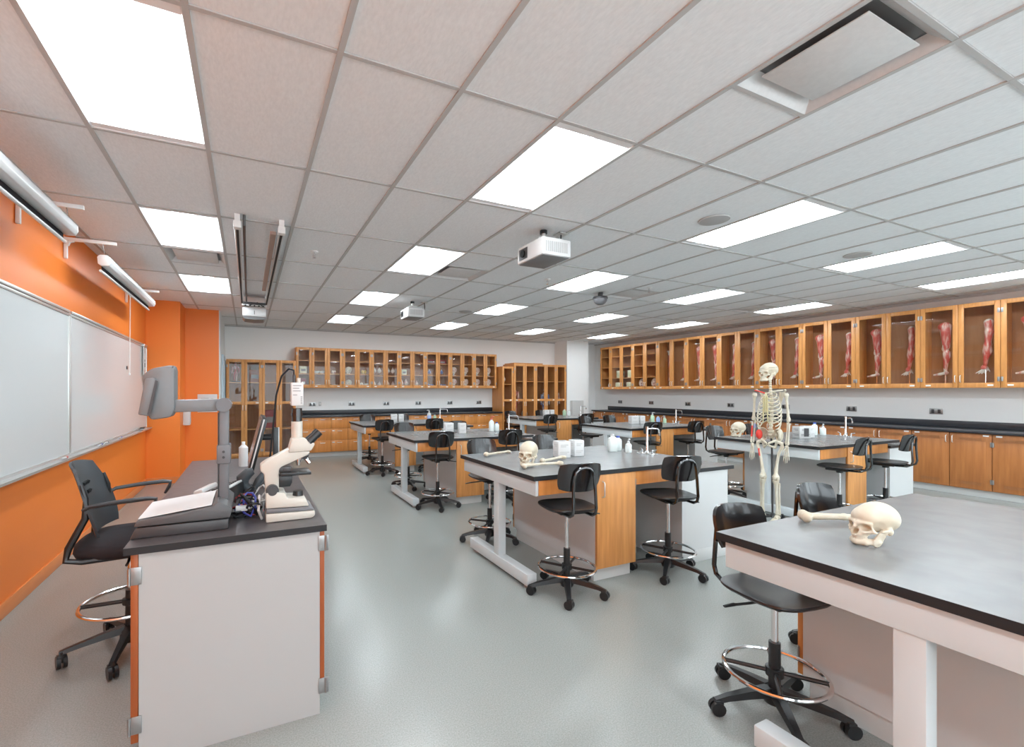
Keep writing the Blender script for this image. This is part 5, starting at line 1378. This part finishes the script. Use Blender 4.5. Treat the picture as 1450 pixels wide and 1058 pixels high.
# monitor on a post, facing the presenter (towards -x)
mo = thing('monitor', 'black desktop monitor seen edge-on, tilted back on its post', 'monitor', (0.055, 3.22, DZ))
rt = Matrix.Rotation(R(14), 3, 'Y')
pan = MB().obox((0.0, 0.0, 0.27), 0.030, 0.50, 0.335, rt, 0.004).build('panel', 'black_plastic', mo)
MB().obox(Vector((0, 0, 0.27))+rt @ Vector((-0.0165, 0, 0.005)), 0.003, 0.47, 0.30, rt).build('screen', 'screen', pan)
MB().obox(Vector((0, 0, 0.27))+rt @ Vector((-0.004, -0.251, 0)), 0.008, 0.004, 0.325, rt).build('bezel_edge', 'light_grey', pan)
MB().tube([(0.02, 0, 0.30), (0.075, 0, 0.30), (0.105, 0, 0.30)], 0.02, 10).build('bracket', 'black_plastic', mo)
MB().box(0.095, -0.02, 0.02, 0.125, 0.02, 0.36, 0.004).build('post', 'black_plastic', mo)
MB().box(0.1255, -0.018, 0.03, 0.133, 0.018, 0.36, 0.002).build('post_cover', 'light_grey', mo)
MB().lathe([(0, 0), (0.12, 0), (0.12, 0.008), (0.04, 0.02), (0, 0.022)], (0.08, 0, 0), 24).build('base', 'black_plastic', mo)
# speaker / cable bundle below the monitor
sp_ = thing('desk_speaker', 'dark rounded desk speaker on the desk below the monitor', 'speaker', (-0.005, 2.92, DZ))
MB().lathe([(0, 0), (0.06, 0), (0.066, 0.01), (0.05, 0.022), (0.0, 0.024)], (0, 0, 0), 20, 1.0, 0.8).build('foot', 'black_plastic', sp_)
MB().tube([(0.01, 0, 0.02), (-0.02, 0, 0.055), (-0.02, 0, 0.095), (0.01, 0, 0.125), (0.035, 0, 0.135)], [0.028, 0.034, 0.036, 0.03, 0.02], 14).build('body', 'charcoal', sp_)
MB().tube([(0.04, 0.02, 0.02), (0.065, 0.02, 0.07), (0.09, 0.03, 0.11)], [0.02, 0.024, 0.014], 10).build('arm', 'charcoal', sp_)
cbn = thing('cable_tangle', 'tangled black, red and blue cables between document camera and microscope', 'cables', (0.005, 2.36, DZ))
rnd = random.Random(3)
for i in range(19):
    pts = []
    x, y = rnd.uniform(-0.05, 0.045), rnd.uniform(-0.06, 0.16)
    a0 = rnd.uniform(0, 6.28)
    for q in range(9):
        a = a0+q*0.75
        pts.append((x+0.034*math.cos(a)+0.003*q*(1 if i % 2 else -1), y+0.05*math.sin(a), 0.008+0.0085*i*abs(math.sin(q*0.4+i))*0.8))
    MB().tube(pts, 0.004+0.0012*(i % 3 == 0), 6).build('cable', ['black_rubber', 'wire_red', 'black_rubber', 'wire_blue', 'black_rubber', 'light_grey'][i % 6], cbn)
MB().box(-0.055, -0.05, 0.05, -0.005, -0.02, 0.072, 0.003).build('connector', 'light_grey', cbn)
MB().tube([(0.055, -0.045, 0.005), (0.04, -0.07, 0.05), (0.045, -0.03, 0.11), (0.06, 0.03, 0.06), (0.055, 0.05, 0.005)], 0.006, 8).build('cable_loop', 'white_plastic', cbn)
# phone
ph = thing('desk_phone', 'black desk phone with white keypad surround beside document camera', 'telephone', (-0.145, 2.83, DZ), R(-18))
MB().prism([(-0.10, 0.0), (0.10, 0.0), (0.10, 0.085), (-0.105, 0.022)], 'y', -0.10, 0.10, 0.005).build('body', 'black_plastic', ph)
rp = Matrix.Rotation(-math.atan2(0.063, 0.205), 3, 'Y')
MB().obox((0.0, 0.0, 0.060), 0.195, 0.19, 0.012, rp, 0.004).build('face', 'light_grey', ph)
for a in range(5):
    for b in range(3):
        MB().obox(Vector((0.0, 0.0, 0.062))+rp @ Vector((0.01+0.032*(b-0.2), 0.06-a*0.03, 0.008)), 0.022, 0.018, 0.008, rp, 0.002).build('key', 'dark_grey', ph)
hs = MB().obox(Vector((0, 0, 0.062))+rp @ Vector((-0.06, 0, 0.022)), 0.05, 0.20, 0.026, rp, 0.01).build('handset', 'white_plastic', ph)
bt = thing('spray_bottle', 'white cylindrical bottle behind the document camera column', 'bottle', (-0.03, 4.02, DZ))
MB().lathe([(0, 0), (0.032, 0), (0.034, 0.006), (0.034, 0.15), (0.02, 0.165), (0.012, 0.172), (0, 0.172)], seg=20).build('body', 'white_plastic', bt)
MB().lathe([(0, 0.172), (0.013, 0.172), (0.013, 0.195), (0, 0.195)], seg=14).build('cap', 'plate', bt)

# ================================================================== INSTRUCTOR'S CHAIR (faces +x)
ch = thing('drafting_chair', 'black armchair stool with foot ring behind the instructor desk', 'chair', (-0.597, 3.12, 0), R(-90))
m = MB()
rings = [rr_ring(m, 0.20, 0.20, 0.575), rr_ring(m, 0.235, 0.225, 0.585), rr_ring(m, 0.245, 0.235, 0.61), rr_ring(m, 0.24, 0.23, 0.64), rr_ring(m, 0.21, 0.20, 0.655), rr_ring(m, 0.10, 0.10, 0.66)]
loft(m, rings); m.build('seat', 'black_fabric', ch, ang=60)
def cbk(u, v):
    x = (u-0.5)*2
    w = 0.155+0.075*math.sin(PI*min(1, v*0.85+0.18))
    y = -0.145-0.115*v*v+0.045*x*x-0.05*math.sin(PI*v)*0.3
    return (x*w, y, 0.69+0.38*v-0.02*x*x*v)
bk_o = MB().shell(cbk, 14, 12, 0.012).build('backrest', 'charcoal', ch, ang=60)
sl = MB()
for row, (vz, n) in enumerate(((0.66, 5), (0.54, 3))):
    for q in range(n):
        p = Vector(cbk(0.5+(q-(n-1)/2)*0.05, vz))
        sl = MB().obox(p+Vector((0, 0.0005, 0)), 0.007, 0.016, 0.036, Matrix.Rotation(R(-18), 3, 'X')).build('slot', 'black_rubber', bk_o)
for s in (-1, 1):
    MB().tube([(s*0.20, 0.10, 0.585), (s*0.225, -0.16, 0.585), (s*0.225, -0.225, 0.60), (s*0.222, -0.215, 0.66), (s*0.215, -0.150, 0.80), (s*0.205, -0.150, 0.90), (s*0.20, -0.170, 0.97)], [0.015, 0.015, 0.017, 0.018, 0.017, 0.012, 0.008], 8).build('back_post', 'black_plastic', ch)
    ao = 0.0
    MB().tube([(s*0.216, -0.155, 0.845), (s*0.245, -0.12, 0.865), (s*0.25, 0.0, 0.878), (s*0.25, 0.12, 0.885), (s*0.25, 0.158, 0.88), (s*0.25, 0.150, 0.85), (s*0.25, 0.128, 0.81)], [0.013, 0.014, 0.016, 0.016, 0.015, 0.013, 0.008], 8, flat=0.75).build('armrest', 'charcoal', ch)
MB().box(-0.12, -0.14, 0.555, 0.12, 0.14, 0.58, 0.006).lathe([(0.03, 0.52), (0.036, 0.556), (0.0, 0.556)], seg=14).tube([(0.10, 0.02, 0.562), (0.21, 0.03, 0.552), (0.25, 0.03, 0.548)], 0.007, 8).build('seat_mechanism', 'black_plastic', ch)
MB().cyl((0, 0, 0.32), (0, 0, 0.525), 0.0145, 16).build('gas_lift', 'chrome', ch)
MB().cyl((0, 0, 0.09), (0, 0, 0.335), 0.027, 18, 0.025).build('sleeve', 'black_plastic', ch)
n = 44
fr = MB().tube([(0.23*math.cos(2*PI*q/n), 0.23*math.sin(2*PI*q/n), 0.27) for q in range(n)], 0.010, 8, closed=True).build('foot_ring', 'chrome', ch)
s_ = MB().lathe([(0.028, 0.25), (0.04, 0.255), (0.04, 0.285), (0.028, 0.29)], seg=16)
for q in range(3):
    a = 0.5+q*2*PI/3
    s_.tube([(0.03*math.cos(a), 0.03*math.sin(a), 0.27), (0.226*math.cos(a), 0.226*math.sin(a), 0.27)], 0.011, 8)
s_.build('ring_spokes', 'black_plastic', fr)
star_base(ch, 0.305, 0.115, r_w=0.033, phase=1.187)
